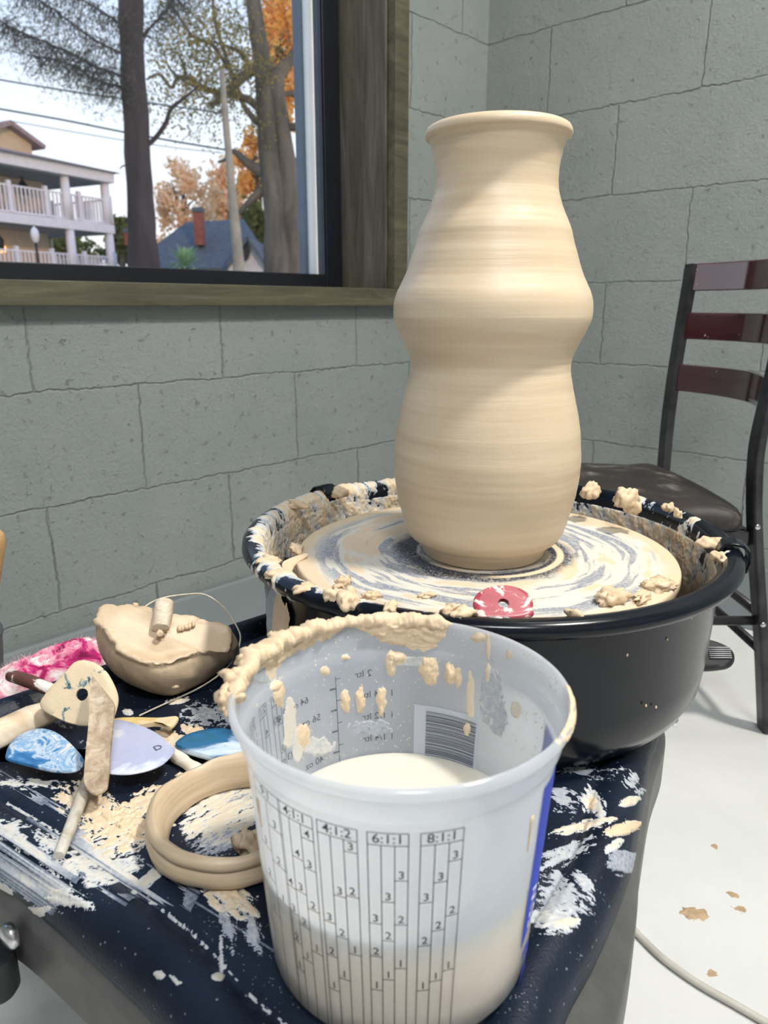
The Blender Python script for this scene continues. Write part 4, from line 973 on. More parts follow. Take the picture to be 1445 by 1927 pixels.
wp = [aty(296, 1164, .640), aty(284, 1150, .655), aty(272, 1143, .675), aty(300, 1127, .69), aty(345, 1119, .70), aty(385, 1119, .70), aty(420, 1142, .695), aty(446, 1180, .685), aty(452, 1205, .672), aty(440, 1240, .655), aty(412, 1270, .625), hz(370, 1297, -.342), hz(320, 1320, -.3445), hz(285, 1336, -.3445), hz(262, 1347, -.3435)]
Vt, Ft = tube(catmull(wp, 8), .0008, 8); mesh('wire', Vt, Ft, M['wire'], wc)
# ================================================================== HAND TOOLS
def PX(pts, z): return [hz(x, y, z) for x, y in pts]
def PXT(pts, zf): return [hz(x, y, zf(x, y)) for x, y in pts]
def swirl(name, stops, sc_=28, dist=2.5, rough=.35, vec=(1, 1, 1), bmp_=.15):
    m, nt, b, _ = newmat(name); v = coords(nt, vec); nt.links.new(ramp(nt, noise(nt, v, sc_, 7, .62, dist), stops), b.inputs['Base Color']); b.inputs['Roughness'].default_value = rough
    bump(nt, b, noise(nt, v, 300, 4), bmp_, .0006); return m
M['rb1'] = swirl('blue plastic with slip swirls', [(.36, (.02, .12, .32)), (.46, (.04, .20, .44)), (.52, (.52, .60, .68)), (.58, (.14, .32, .56)), (.64, (.62, .66, .68)), (.74, (.70, .60, .44))], 34, 1.6)
M['rb2'] = swirl('deep blue plastic partly slipped', [(.30, (.72, .76, .80)), (.42, (.50, .62, .76)), (.50, (.015, .12, .26)), (.60, (.012, .13, .28)), (.68, (.015, .10, .15)), (.80, (.3, .42, .5))], 17, 1.2)
M['rb3'] = swirl('lavender plastic partly slipped', [(.30, (.70, .74, .86)), (.42, (.40, .43, .60)), (.58, (.46, .48, .64)), (.63, (.70, .68, .68)), (.70, (.70, .58, .42))], 20, .9)
M['coat'] = swirl('dark plastic coated with clay', [(.37, (.03, .09, .10)), (.395, (.30, .36, .36)), (.42, (.70, .57, .39)), (.7, (.72, .60, .42))], 60, .7, .5, (1, 1, 1), .4)
M['wood'] = woodmat('clay dusted wood', (90, 90, 90), (.22, .16, .10), (.44, .34, .24), (.66, .58, .47))
M['wood2'] = swirl('pale clay covered wood', [(.3, (.44, .32, .21)), (.45, (.68, .55, .39)), (.6, (.78, .72, .62))], 30, .8, .6, (1, 1, 1), .5)
M['brown'] = swirl('brown wood with white slip', [(.42, (.10, .04, .028)), (.50, (.14, .055, .04)), (.54, (.74, .70, .66)), (.7, (.8, .76, .7))], 60, .8, .5, (1, 1, 1), .4)
G = 'pottery hand tools piled on the table top'
# ribs
o = slab('throwing_rib', PXT([(10, 1418), (20, 1395), (45, 1376), (80, 1369), (112, 1380), (140, 1404), (157, 1426), (154, 1441), (138, 1450), (98, 1449), (48, 1437), (14, 1428)], lambda x, y: -.331 - (y - 1410) * .00004), .003, M['rb1'], n=5)
tag(o, 'sky blue rib swirled with white slip, leftmost of the blue ribs', 'pottery rib', G)
o = slab('throwing_rib', PXT([(330, 1394), (350, 1380), (390, 1370), (425, 1369), (455, 1382), (478, 1405), (470, 1432), (430, 1431), (375, 1418), (338, 1405)], lambda x, y: -.334), .005, M['rb2'], n=5, bev=.0018)
tag(o, 'deep blue rib with pointed end tucked beside the bucket rim', 'pottery rib', G)
o = slab('throwing_rib', PXT([(208, 1356), (240, 1356), (288, 1374), (322, 1400), (328, 1413), (303, 1438), (262, 1452), (222, 1455), (196, 1446), (192, 1400)], lambda x, y: -.328), .0025, M['rb3'], n=5)
tag(o, 'lavender grey fan shaped rib with a pen mark lying right of the wooden knife', 'pottery rib', G)
V, Fc = glyph('D'); pm = hz(297, 1407, -.328 + .0003); mk = MB(); 
mk.add([pm + np.array([(x * .8 - y * .6) * .009, (x * .6 + y * .8) * .009, .0001]) for x, y, _ in V], Fc); mk.build('pen_mark', M['ink'], o, False)
def kid_bend(V, c):
    V = V.copy(); d = V[:, 0] - (c[0] + .022); V[:, 2] -= np.where(d > 0, d * .55, 0); return V
zk = lambda x, y: -.309 - (y - 1310) * .00036
o = slab('throwing_rib', PXT([(74, 1322), (88, 1300), (118, 1268), (143, 1244), (175, 1246), (203, 1268), (220, 1298), (216, 1330), (204, 1352), (165, 1366), (130, 1362), (98, 1348), (80, 1336)], zk), .003, M['coat'], n=6, hole=(hz(154, 1307, zk(154, 1307)), .0050), bend=kid_bend)
tag(o, 'large kidney shaped rib coated in cream clay with a round hole', 'pottery rib', G)
o = slab('wooden_knife', PXT([(172, 1272), (181, 1280), (200, 1303), (214, 1322), (215, 1340), (209, 1400), (203, 1470), (197, 1486), (181, 1494), (166, 1487), (157, 1472), (160, 1420), (165, 1370), (169, 1310)], lambda x, y: -.292 - (y - 1280) * .00017), .0035, M['wood'], n=4)
tag(o, 'flat clay dusted wooden knife lying across the cream kidney rib', 'wooden knife', G)
# thick pale tool, left
P = [hz(-60, 1408, -.334), hz(0, 1380, -.333), hz(60, 1350, -.333), hz(110, 1332, -.333), hz(122, 1329, -.334)]
Vt, Ft = tube(P, [.0125, .0125, .0115, .0100, .007], 20, .9, True, (0, 0, 1), .22, 4); o = autosmooth(mesh('wooden_tool', Vt, Ft, M['wood2']), 60); tag(o, 'thick pale clay covered wooden tool entering from the left under the kidney rib', 'pottery tool', G)
P = [hz(14, 1271, -.318), hz(20, 1271, -.318), hz(60, 1284, -.320), hz(95, 1298, -.324), hz(130, 1312, -.330)]
Vt, Ft = tube(P, [.0042, .0055, .0058, .0056, .0050], 16, 1, True, (0, 0, 1), .15, 6); o = autosmooth(mesh('wooden_stick', Vt, Ft, M['brown']), 60); tag(o, 'brown stick half coated in white slip in front of the pink cloth', 'stick', G)
P = [hz(320, 1412, -.342), hz(345, 1432, -.342), hz(378, 1452, -.342)]
Vt, Ft = tube(catmull(P, 4), .0048, 14, 1, True, (0, 0, 1), .35, 8); o = autosmooth(mesh('wooden_stick', Vt, Ft, M['wood2']), 60); tag(o, 'short rough clay caked stick poking out under the lavender rib', 'stick', G)
P = [hz(170, 1455, -.334), hz(160, 1480, -.337), hz(150, 1512, -.3385), hz(130, 1565, -.341), hz(113, 1606, -.3425), hz(111, 1611, -.3425)]
M['greywood'] = woodmat('grey worn wood', (40, 40, 40), (.22, .19, .14), (.42, .38, .31), (.62, .60, .56))
Vt, Ft = tube(P, [.0035, .0040, .0042, .0040, .0040, .0034], 14, 1, True, (0, 0, 1), .15, 9); o = autosmooth(mesh('wooden_stick', Vt, Ft, M['greywood']), 50); tag(o, 'thin grey wooden stick pointing to the front edge below the wooden knife', 'stick', G)
M['yellow'] = swirl('yellow wood with clay', [(.40, (.62, .44, .12)), (.5, (.66, .50, .22)), (.55, (.70, .57, .38))], 25, .6, .5)
o = slab('wooden_tool', PXT([(212, 1352), (250, 1349), (300, 1350), (332, 1347), (335, 1352), (326, 1364), (318, 1367), (306, 1361), (285, 1360), (250, 1366), (214, 1366)], lambda x, y: -.3345), .004, M['yellow'], n=4, bev=.001)
tag(o, 'yellowish wooden tool edge showing behind the lavender rib', 'pottery tool', G)
# ---- pink cloth
cc = hz(122, 1254, -.343); nx_, ny_ = 110, 50
uu, vv = np.meshgrid(np.linspace(-1, 1, nx_), np.linspace(-1, 1, ny_), indexing='ij')
e1 = np.array([.72, .69, 0]); e2 = np.array([-.69, .72, 0])
prof_h = .5 + .5 * fbm(uu * 2.2, vv * 2.5, 0, 701, 4)
edge = np.clip(1 - np.abs(vv) ** 3, 0, 1) * np.clip(1 - np.abs(uu) ** 4, 0, 1) ** .6
Zc = edge * (.024 * (1 - .55 * sm(.1, 1, uu)) * (.45 + .9 * prof_h)) + .003 * np.abs(fbm(uu * 9, vv * 9, 0, 705, 3)) 
Pc = cc[None, None] + (uu * .074 + .004)[..., None] * e1 + (vv * .020 + .004 * fbm(uu * 3, 0, 0, 707, 2))[..., None] * e2
Pc[..., 2] = zd + .0015 + Zc
Vc = np.concatenate([Pc.reshape(-1, 3), (Pc - np.array([0, 0, 1])[None, None] * (Zc + .0008)[..., None]).reshape(-1, 3)]); NN = nx_ * ny_; Fc = []
for i in range(nx_ - 1):
    for j in range(ny_ - 1):
        a = i * ny_ + j; Fc.append((a, a + ny_, a + ny_ + 1, a + 1)); Fc.append((NN + a, NN + a + 1, NN + a + ny_ + 1, NN + a + ny_))
for i in range(nx_ - 1):
    a = i * ny_; Fc.append((a, NN + a, NN + a + ny_, a + ny_)); a += ny_ - 1; Fc.append((a, a + ny_, NN + a + ny_, NN + a))
for j in range(ny_ - 1):
    a = j; Fc.append((a, a + 1, NN + a + 1, NN + a)); a = (nx_ - 1) * ny_ + j; Fc.append((a, NN + a, NN + a + 1, a + 1))
M['cloth'] = swirl('pink mottled fleece', [(.34, (.20, .005, .06)), (.43, (.50, .02, .16)), (.47, (.66, .20, .32)), (.53, (.72, .34, .43)), (.58, (.74, .62, .64)), (.70, (.85, .82, .82))], 42, 1.0, .95, (1, 1, 1), 1.0)
cl = mesh('fleece_cloth', Vc, Fc, M['cloth']); cl['kind_'] = 0; del cl['kind_']; tag(cl, 'crumpled pink and white mottled fleece cloth at the back left of the table top', 'cloth')
# fuzz fibres
mb = MB(); r5 = random.Random(9)
for i in range(420):
    u = r5.random(); a = int(u * (nx_ - 1)); j = r5.randrange(10, ny_ - 6); p = Pc[a, j]
    d = np.array([r5.uniform(-1, 1), r5.uniform(-1, 1), r5.uniform(.6, 1.8)]); d /= np.linalg.norm(d); L = r5.uniform(.002, .006) * (1.5 if .12 < u < .3 else 1)
    q0 = p - d * .0005; q1 = p + d * L * .6; q2 = p + d * L + np.array([r5.uniform(-1, 1), r5.uniform(-1, 1), 0]) * .001
    mb.add(*tube([q0, q1, q2], [.00018, .00014, .00006], 3, 1, False))
fz = mb.build('fuzz', simple('pink fuzz', (.8, .5, .58), .9), cl); fz['kind'] = 'stuff'
# ---- grey tub at left edge and tool in it
tubc = hz(-150, 1330, ZD)
Vt, Ft = lathe([(0, 0), (.046, 0), (.048, .003), (.050, .024), (.0515, .042), (.0530, .044), (.0525, .046), (.0495, .045), (.048, .024), (.046, .004), (0, .004)], (tubc[0] - .0, tubc[1] + .045, zd + .0005), 64)
M['tub'] = simple('dark grey plastic', (.07, .075, .085), .5, 0, (.06, .065, .075), 20)
o = autosmooth(mesh('plastic_tub', Vt, Ft, M['tub']), 50); tag(o, 'dark grey plastic tub cut off by the left edge beside the pink cloth', 'tub')
hp = np.array([tubc[0] + .006, tubc[1] + .045, zd]); 
tp = aty(-7, 998, hp[1] + .006)
P = [(hp[0] - .02, hp[1], zd + .006), (tp[0] - .006, tp[1], tp[2] - .05), (tp[0] - .002, tp[1], tp[2] - .028), (tp[0], tp[1], tp[2] - .014), (tp[0], tp[1], tp[2] - .004), (tp[0], tp[1], tp[2])]
Vt, Ft = tube(P, [.003, .003, .0045, .0066, .0064, .0035], 16); M['tanwood'] = simple('varnished tan wood', (.50, .31, .14), .35, 0, (.42, .26, .12), 20, 0, 1, (3, 3, 40))
o = autosmooth(mesh('loop_tool', Vt, Ft, M['tanwood']), 60); tag(o, 'tan wooden tool handle standing in the grey tub at the left edge', 'pottery tool')
# ================================================================== CHAIR
SZ = CAMH - .315; CH = thing('ladder_back_chair', 'dark metal ladder back chair with brown vinyl seat in front of the block wall', 'chair', (.42, 1.35, 0))
M['chmetal'] = simple('gunmetal tube', (.06, .058, .065), .35, .6, (.02, .02, .024), 14, .15, 300)
M['vinyl'] = swirl('worn brown vinyl', [(.35, (.018, .013, .012)), (.56, (.032, .026, .024)), (.62, (.085, .075, .068)), (.70, (.25, .23, .21))], 14, .6, .58, (1, 1, 1), .1)
M['slat'] = swirl('dark cherry lacquered wood', [(.3, (.045, .003, .009)), (.62, (.06, .005, .013)), (.68, (.06, .006, .013)), (.70, (.6, .55, .52))], 75, .3, .12, (1, 1, 1), .0)
_b = [n_ for n_ in M['slat'].node_tree.nodes if n_.type == 'BSDF_PRINCIPLED'][0]; _b.inputs['Coat Weight'].default_value = 1; _b.inputs['Coat IOR'].default_value = 1.65; _b.inputs['Coat Roughness'].default_value = .06
def postpts(Y, pxs):
    return [aty(x, y, Y) for x, y in pxs]
Yn, Yf = 1.175, 1.53
near = postpts(Yn, [(1470, 640), (1452, 720), (1437, 780), (1423, 850), (1419, 930), (1420, 1000), (1424, 1080), (1433, 1220)]); fn = aty(1443, 1345, Yn + .02); fn[2] = 0; near.append(fn)
fo = near[0]; topx = near[0][0]
# far post mirrors near post shape (same X,Z), placed at Yf
off_x = aty(1246, 862, Yf)[0] - np.interp(aty(1246, 862, Yf)[2], [p[2] for p in near][::-1], [p[0] for p in near][::-1])
tz = aty(1303, 497, Yf)
near_top = np.array([tz[0] - off_x, Yn, tz[2]])
nb = [near_top] + [p for p in near if p[2] < tz[2] - .05]
def ch_path(P, Y, dx): return [np.array([p[0] + dx, Y + (0.02 * (p[2] < .1)), p[2]]) for p in P]
far = [aty(x, y, Yf) for x, y in ((1303, 497), (1287, 590), (1272, 680), (1259, 770), (1250, 862), (1246, 930), (1248, 1000))]
far.append(np.array([far[-1][0] + .03, Yf, .25])); far.append(np.array([far[-2][0] + .09, Yf + .02, 0]))
pn = catmull(nb, 6); pfar = catmull(far, 6)
for P in (pn, pfar):
    Vt, Ft = rod(P, .034, .016, (1, 0, 0)); o = mesh('back_post', Vt, Ft, M['chmetal'], CH, False); bevel(o, .006, 3)
xi = lambda z: float(np.interp(z, [p[2] for p in nb][::-1], [p[0] for p in nb][::-1]))
xf = lambda z: float(np.interp(z, [p[2] for p in far][::-1], [p[0] for p in far][::-1]))
for (ya, yb) in ((497, 548), (588, 637), (684, 733)):
    za, zb2 = aty(1300, ya, Yf)[2], aty(1300, yb, Yf)[2]; V = []; K = 24
    for i in range(K + 1):
        f = i / K; Y = Yn + .008 + (Yf - Yn - .016) * f; bow = .052 * math.sin(f * math.pi)
        for z, dx in ((za, 0), (za, .012), (zb2, .012), (zb2, 0)): V.append((xi(z) * (1 - f) + xf(z) * f + bow + dx - .004, Y, z))
    Fs = [(4*i + a, 4*i + (a+1) % 4, 4*i + 4 + (a+1) % 4, 4*i + 4 + a) for i in range(K) for a in range(4)] + [(3,2,1,0), (4*K, 4*K+1, 4*K+2, 4*K+3)]
    o = mesh('back_slat', V, Fs, M['slat'], CH, True); autosmooth(o, 40); bevel(o, .002, 2)
# seat
xb_ = xi(SZ) ; sx0 = xb_ - .40
so = [(xb_ - .012, Yn + .012), (xb_ - .02, Yf - .012), (xb_ - .10, Yf + .005), (xb_ - .24, Yf + .03), (sx0 + .03, Yf + .035), (sx0, Yf - .02), (sx0 - .006, (Yn + Yf) / 2), (sx0, Yn + .02), (sx0 + .03, Yn - .035), (xb_ - .24, Yn - .03), (xb_ - .10, Yn - .005)]
So = np.array([p[:2] for p in catmull([np.array([a[0], a[1], 0]) for a in so], 8, True)]); c = So.mean(0); V = []; Fc = []; ns = len(So)
for f, z in ((.90, -.042), (.97, -.038), (1.0, -.028), (.995, -.016), (.97, -.007), (.90, .0), (.7, .006), (.4, .009), (.1, .010)):
    for p in So: q_ = c + (p - c) * f; V.append((q_[0], q_[1], SZ + z - .002))
for i in range(8):
    for k_ in range(ns): Fc.append((i*ns + k_, i*ns + (k_+1) % ns, (i+1)*ns + (k_+1) % ns, (i+1)*ns + k_))
Fc.append(tuple(8*ns + k_ for k_ in range(ns))); Fc.append(tuple(range(ns - 1, -1, -1)))
autosmooth(mesh('seat', V, Fc, M['vinyl'], CH), 60)
zs_ = SZ - .056
corners = [(xb_ - .006, Yn + .003), (xf(zs_) - .006, Yf - .003), (sx0 + .03, Yf), (sx0 + .03, Yn)]
mb = MB()
for i in range(4): a, b_ = corners[i], corners[(i+1) % 4]; mb.add(*rod([(a[0], a[1], zs_), (b_[0], b_[1], zs_)], .018, .026))
mb.build('seat_frame', M['chmetal'], CH, False)
for (x, y, dy) in ((sx0 + .03, Yf, .02), (sx0 + .03, Yn, -.01)):
    Vt, Ft = rod([(x, y, SZ - .05), (x - .025, y + dy, 0)], .022, .022, (1, 0, 0)); bevel(mesh('front_leg', Vt, Ft, M['chmetal'], CH, False), .004)
for z in (CAMH - .505, CAMH - .575):
    Vt, Ft = tube([(xi(z), Yn + .005, z), (xf(z), Yf, z)], .0085, 12); mesh('stretcher', Vt, Ft, M['chmetal'], CH)
for (y, z) in ((Yn, CAMH - .52), (Yf, CAMH - .52)):
    Vt, Ft = tube([((xi(z) if y == Yn else xf(z)), y + .006, z), (sx0 + .018, y, z)], .008, 12); mesh('stretcher', Vt, Ft, M['chmetal'], CH)
for (x, y) in ((1430, 992), (1440, 1176)):
    p = aty(x - 4, y, Yn - .018); bolt(p, (0, -1, 0), .0045, 'rivet', CH)
# ================================================================== FLOOR THINGS
P = [np.array([*hz(x, y, -CAMH + .0046)[:2], .0048]) for x, y in ((1100, 1640), (1150, 1705), (1204, 1762), (1250, 1806), (1315, 1852), (1385, 1892), (1450, 1930), (1540, 1985), (1660, 2040))]
Vt, Ft = tube(catmull(P, 8), .0044, 12); M['cord'] = simple('off white cable sheath', (.50, .48, .43), .45, 0, (.42, .40, .36), 20)
o = mesh('power_cord', Vt, Ft, M['cord']); tag(o, 'pale grey cable curving over the white floor at lower right', 'power cord')
def splat(cx, cy, rx, ry, ro, seed, mat, lb, h=.0025, den=.1):
    c = hz(cx, cy, -CAMH); R_g = .05; g = np.linspace(-R_g, R_g, 110); A, B = np.meshgrid(g, g, indexing='ij'); P = np.stack([c[0] + A, c[1] + B, 0 * A], -1); x, y = proj(P)
    a = math.radians(ro); dx, dy = x - cx, y - cy; u = dx * math.cos(a) + dy * math.sin(a); v_ = -dx * math.sin(a) + dy * math.cos(a); e = np.hypot(u / rx, v_ / ry)
    k = (1 - e) * .9 + den + .6 * fbm(u / 12, v_ / 7, 0, seed, 4) - .1; k = np.where(e > 1.6, -1, k)
    Nz = np.zeros(P.shape); Nz[..., 2] = 1
    o = residue('clay_splat', P, Nz, np.where(k > 0, np.minimum(k, .5) * h * 2, -.0003), mat, tone=np.full(k.shape, .9)); tag(o, lb, 'clay splat', 'clay splats on the floor')
M['splat'] = swirl('dried brown clay', [(.3, (.30, .21, .13)), (.6, (.48, .34, .20))], 60, .5, .6)
splat(1308, 1719, 30, 12, 10, 801, M['splat'], 'largest golden brown clay splat on the white floor at right')
splat(1378, 1683, 14, 6, 20, 803, M['splat'], 'small brown clay smudge just above the largest floor splat', .0006, -.05)
splat(1392, 1690 + 20, 22, 9, 15, 805, M['splat'], 'scattered brown clay specks right of the largest floor splat', .0005, -.2)
splat(1345, 1594, 8, 5, 30, 807, M['splat'], 'tiny grey brown clay speck highest up on the open floor', .0006, 0)
splat(1340, 1832, 22, 10, 10, 809, M['splat'], 'faint brown clay specks on the floor beside the cable', .0004, -.25)
# ================================================================== OUTSIDE
GZ = -1.2
M['grass'] = simple('lawn', (.10, .14, .05), .9, 0, (.07, .10, .04), 1)
def outside_plane():
    V = [(-120, -10, GZ), (-120, 160, GZ), (60, 160, GZ), (60, 30, GZ), (2, 30, GZ), (-10, -10, GZ)]
    return struct(mesh('ground', V, [(0,5,4,3,2,1)], M['grass'], None, False))
outside_plane()
M['siding'] = simple('cream siding', (.62, .50, .34), .7, 0, (.58, .46, .31), 2); M['whitep'] = simple('white porch paint', (.80, .80, .84), .6, 0, (.74, .74, .80), 3)
M['roofp'] = simple('rosy porch roof', (.34, .26, .26), .8, 0, (.30, .23, .23), 4); M['ceilp'] = simple('blue grey porch ceiling', (.22, .25, .29), .8, 0, (.2, .23, .27), 4)
bd = np.array([math.sin(math.radians(28)), math.cos(math.radians(28)), 0]); bw = np.array([-bd[1], bd[0], 0])     # along facade, depth (away to left)
BD = 46.0; cn = aty(211, 400, BD); cn[2] = 0
def bz(y, x=211): return aty(x, y, BD)[2]
bld = thing('porch_building', 'cream two storey building with white columned double porch behind the window at left', 'building', (cn[0], cn[1], GZ))
def along(px):     # distance back from corner along the facade where the sight line x=px crosses
    r = ray(px, 400); A = np.array([[r[0], bd[0]], [r[1], bd[1]]]); s_ = np.linalg.solve(A, cn[:2]); return s_[1]
def along2(px, d):
    r = ray(px, 300); P0 = cn[:2] + bw[:2] * d; A = np.array([[r[0], bd[0]], [r[1], bd[1]]]); return np.linalg.solve(A, P0)[1]
def bpt(s, d, z): return cn + np.array([0, 0, z]) - bd * s + bw * d
AX = [bd, bw, np.array([0, 0, 1])]
def bbox(mb, s0, s1, d0, d1, z0, z1): mb.add(*box(bpt((s0+s1)/2, (d0+d1)/2, (z0+z1)/2), (abs(s1-s0), abs(d1-d0), z1-z0), AX))
zE0, zE1 = bz(345), bz(326); zF0_, zF1_ = bz(440), bz(424); zFl = zF0_ - (zE0 - zF1_) - .4
LB = 24; DP = 5.5
mb = MB(); bbox(mb, -.1, LB, -.3, DP, zE0, zE1); bbox(mb, 0, LB, -.1, DP, zF0_, zF1_); bbox(mb, 0, LB, -.1, DP, zFl - .5, zFl); mb.build('porch_floor', M['whitep'], bld, False)
mb = MB(); bbox(mb, .3, LB - .2, .2, DP - .1, zE0 - .08, zE0 - .003); bbox(mb, .3, LB - .2, .2, DP - .1, zF0_ - .08, zF0_ - .003); mb.build('porch_ceiling', M['ceilp'], bld, False)
mb = MB(); s_w = along2(74, 2.6); bbox(mb, s_w, LB, 2.6, DP + 9, zFl, zE0 - .1)
mb.build('wall', M['siding'], bld, False)
mb = MB(); pts = [bpt(-.4, -.6, zE1), bpt(LB, -.6, zE1), bpt(LB, DP + 10, zE1), bpt(-.4, DP + 1, zE1), bpt(2.5, 2.6, zE1 + .75), bpt(LB, 2.6, zE1 + .95), bpt(LB, DP + 8, zE1 + .95), bpt(2.5, DP, zE1 + .75)]
mb.add(pts, [(3,2,1,0), (0,1,5,4), (1,2,6,5), (2,3,7,6), (3,0,4,7), (4,5,6,7)]); mb.build('roof', M['roofp'], bld, False)
# gable above
def zat(px, y, d): s_ = along2(px, d); return aty(px, y, bpt(s_, d, 0)[1])[2]
GD = 2.0; sg = along2(62, GD); sm_ = along2(18, GD); sg2 = 2 * sm_ - sg
gy0 = zE1 + .1; zg = zat(62, 272, GD); zp = zat(18, 238, GD)
mb = MB(); bbox(mb, sg, sg2, GD, 8, gy0, zg)
mb.add([bpt(sg, GD, zg), bpt(sg2, GD, zg), bpt((sg+sg2)/2, GD, zp), bpt(sg, 8, zg), bpt(sg2, 8, zg), bpt((sg+sg2)/2, 8, zp)], [(0,1,2), (3,5,4), (0,2,5,3), (1,4,5,2), (0,3,4,1)])
mb.build('gable', M['siding'], bld, False)
mb = MB()
for sA in ((sg - .5, (sg + sg2) / 2), (sg2 + .5, (sg + sg2) / 2)):
    mb.add(*rod([bpt(sA[0], GD + 2.8, zg - .1), bpt(sA[1], GD + 2.8, zp + .15)], 6.6, .22))
mb.build('gable_roof', M['roofp'], bld, False)
cols_s = [.25, along(131), along(-25), along(-25) * 1.6]
for s_ in cols_s:
    for z0, z1 in ((zF1_, zE0), (zFl, zF0_)):
        p = bpt(s_, .15, z0); Vt, Ft = tube([p, (p[0], p[1], z1)], [.27, .23], 14); mesh('column', Vt, Ft, M['whitep'], bld)
for s_ in (.3, 4.2):
    for z0, z1 in ((zF1_, zE0), (zFl, zF0_)):
        p = bpt(s_, DP - .3, z0); Vt, Ft = tube([p, (p[0], p[1], z1)], [.2, .18], 12); mesh('column', Vt, Ft, M['siding'], bld)
def railing(s0, s1, d0, d1, z0, hh=1.25):
    mb = MB(); A = bpt(s0, d0, z0 + .1); B = bpt(s1, d1, z0 + .1); L = np.linalg.norm(B - A); k = int(L / .24)
    up = np.array([0, 0, 1.])
    mb.add(*rod([A, B], .08, .08)); mb.add(*rod([A + up * hh, B + up * hh], .1, .08))
    for i in range(k + 1):
        p = A + (B - A) * i / k; w_ = .2 if i % 9 == 0 else .07; mb.add(*box(p + up * hh / 2 + (up * .1 if i % 9 == 0 else 0), (w_, w_, hh + (.25 if i % 9 == 0 else 0)), AX))
    mb.build('railing', M['whitep'], bld, False)
for z in (zF1_, zFl): railing(0, LB, .15, .15, z); railing(.2, .2, .2, DP - .3, z); railing(.2, s_w, DP - .3, DP - .3, z)
M['warm'] = newmat('lit lantern glass')[0]; bb = [n_ for n_ in M['warm'].node_tree.nodes if n_.type == 'BSDF_PRINCIPLED'][0]; bb.inputs['Base Color'].default_value = (1, .6, .3, 1); bb.inputs['Emission Color'].default_value = (1, .45, .15, 1); bb.inputs['Emission Strength'].default_value = 3
for px_ in (8, 30, 55): s_ = along(px_); p = bpt(s_, 2.5, zF0_ - 1.1); mesh('porch_lantern', *lathe([(0, -.2), (.16, -.15), (.2, .1), (.12, .22), (0, .25)], p, 10), M['warm'], bld)
mb = MB()
for px_, z in ((25, zE0 - 1.0), (92, zE0 - .7), (35, zF0_ - .9)): p = bpt(along(px_), 1.8, z); mesh('hanging_basket', *lathe([(0, -.35), (.22, -.3), (.25, .2), (.05, .45), (0, .9)], p, 8), M['black'], bld)
# trees -------------------------------------------------------------
M['bark'] = swirl('dark bark', [(.3, (.020, .016, .019)), (.7, (.055, .044, .050))], 3, .4, .9, (1, 1, .25), .6)
M['bark2'] = swirl('grey oak bark', [(.3, (.05, .045, .038)), (.7, (.17, .15, .125))], 2.5, .6, .9, (1, 1, .3), .8)
def leafmat(name, c1, c2):
    m, nt, b, out = newmat(name); nt.nodes.remove(b); v = coords(nt); cr = ramp(nt, noise(nt, v, 1.2, 4), [(.35, c1), (.65, c2)])
    df = nd(nt, 'BsdfDiffuse'); tl = nd(nt, 'BsdfTranslucent'); mx = nd(nt, 'MixShader', Fac=.4); nt.links.new(cr, df.inputs[0]); nt.links.new(cr, tl.inputs[0])
    nt.links.new(df.outputs[0], mx.inputs[1]); nt.links.new(tl.outputs[0], mx.inputs[2]); nt.links.new(mx.outputs[0], out.inputs[0]); return m
M['leafo'] = leafmat('amber leaves', (.85, .48, .12), (.95, .66, .28)); M['leafg'] = leafmat('olive leaves', (.10, .12, .04), (.20, .22, .08)); M['leafd'] = leafmat('dark needles', (.05, .06, .05), (.13, .13, .10)); M['leafy'] = leafmat('pale yellow leaves', (.85, .60, .36), (.95, .78, .56)); M['leafoak'] = leafmat('oak leaves', (.13, .14, .05), (.42, .32, .09))
M['palm'] = leafmat('palm leaves', (.25, .42, .20), (.42, .58, .34))
def leaves(name, cen, rad, cnt, size, mat, parent, seed, thin=1.0, clump=.3):
    r = np.random.default_rng(seed); V = []; Fc = []
    cl_ = r.normal(size=(max(6, cnt // 60), 3)); cl_ /= np.linalg.norm(cl_, axis=1)[:, None]; cl_ *= r.uniform(.25, 1, (len(cl_), 1)) ** .5
    ctr = cl_[r.integers(0, len(cl_), cnt)] + r.normal(size=(cnt, 3)) * clump * .55
    P = np.array(cen) + ctr * np.array(rad)
    d1 = r.normal(size=(cnt, 3)); d1 /= np.linalg.norm(d1, axis=1)[:, None]; d2 = np.cross(d1, r.normal(size=(cnt, 3))); d2 /= np.linalg.norm(d2, axis=1)[:, None]
    s_ = size * r.uniform(.6, 1.3, (cnt, 1))
    V = np.stack([P - d1 * s_, P + d2 * s_ * .45 * thin, P + d1 * s_, P - d2 * s_ * .45 * thin], 1).reshape(-1, 3)
    Fc = np.arange(cnt * 4).reshape(-1, 4); return mesh(name, V, Fc, mat, parent, False)
def pxpath(pts, Y, dy=None): return [aty(x, y, Y + (dy[i] if dy else 0)) for i, (x, y) in enumerate(pts)]
def tbr(mb, pts, w, Y, n=10):     # branch: px polyline, px widths, at forward distance Y
    P = catmull(pxpath(pts, Y), 5); k = len(P); d = Y * 1.0
    R = np.interp(np.linspace(0, 1, k), np.linspace(0, 1, len(w)), w) / 2 / F * d; mb.add(*tube(P, list(R), n, 1, True, (0, 1, 0), .12, 5))
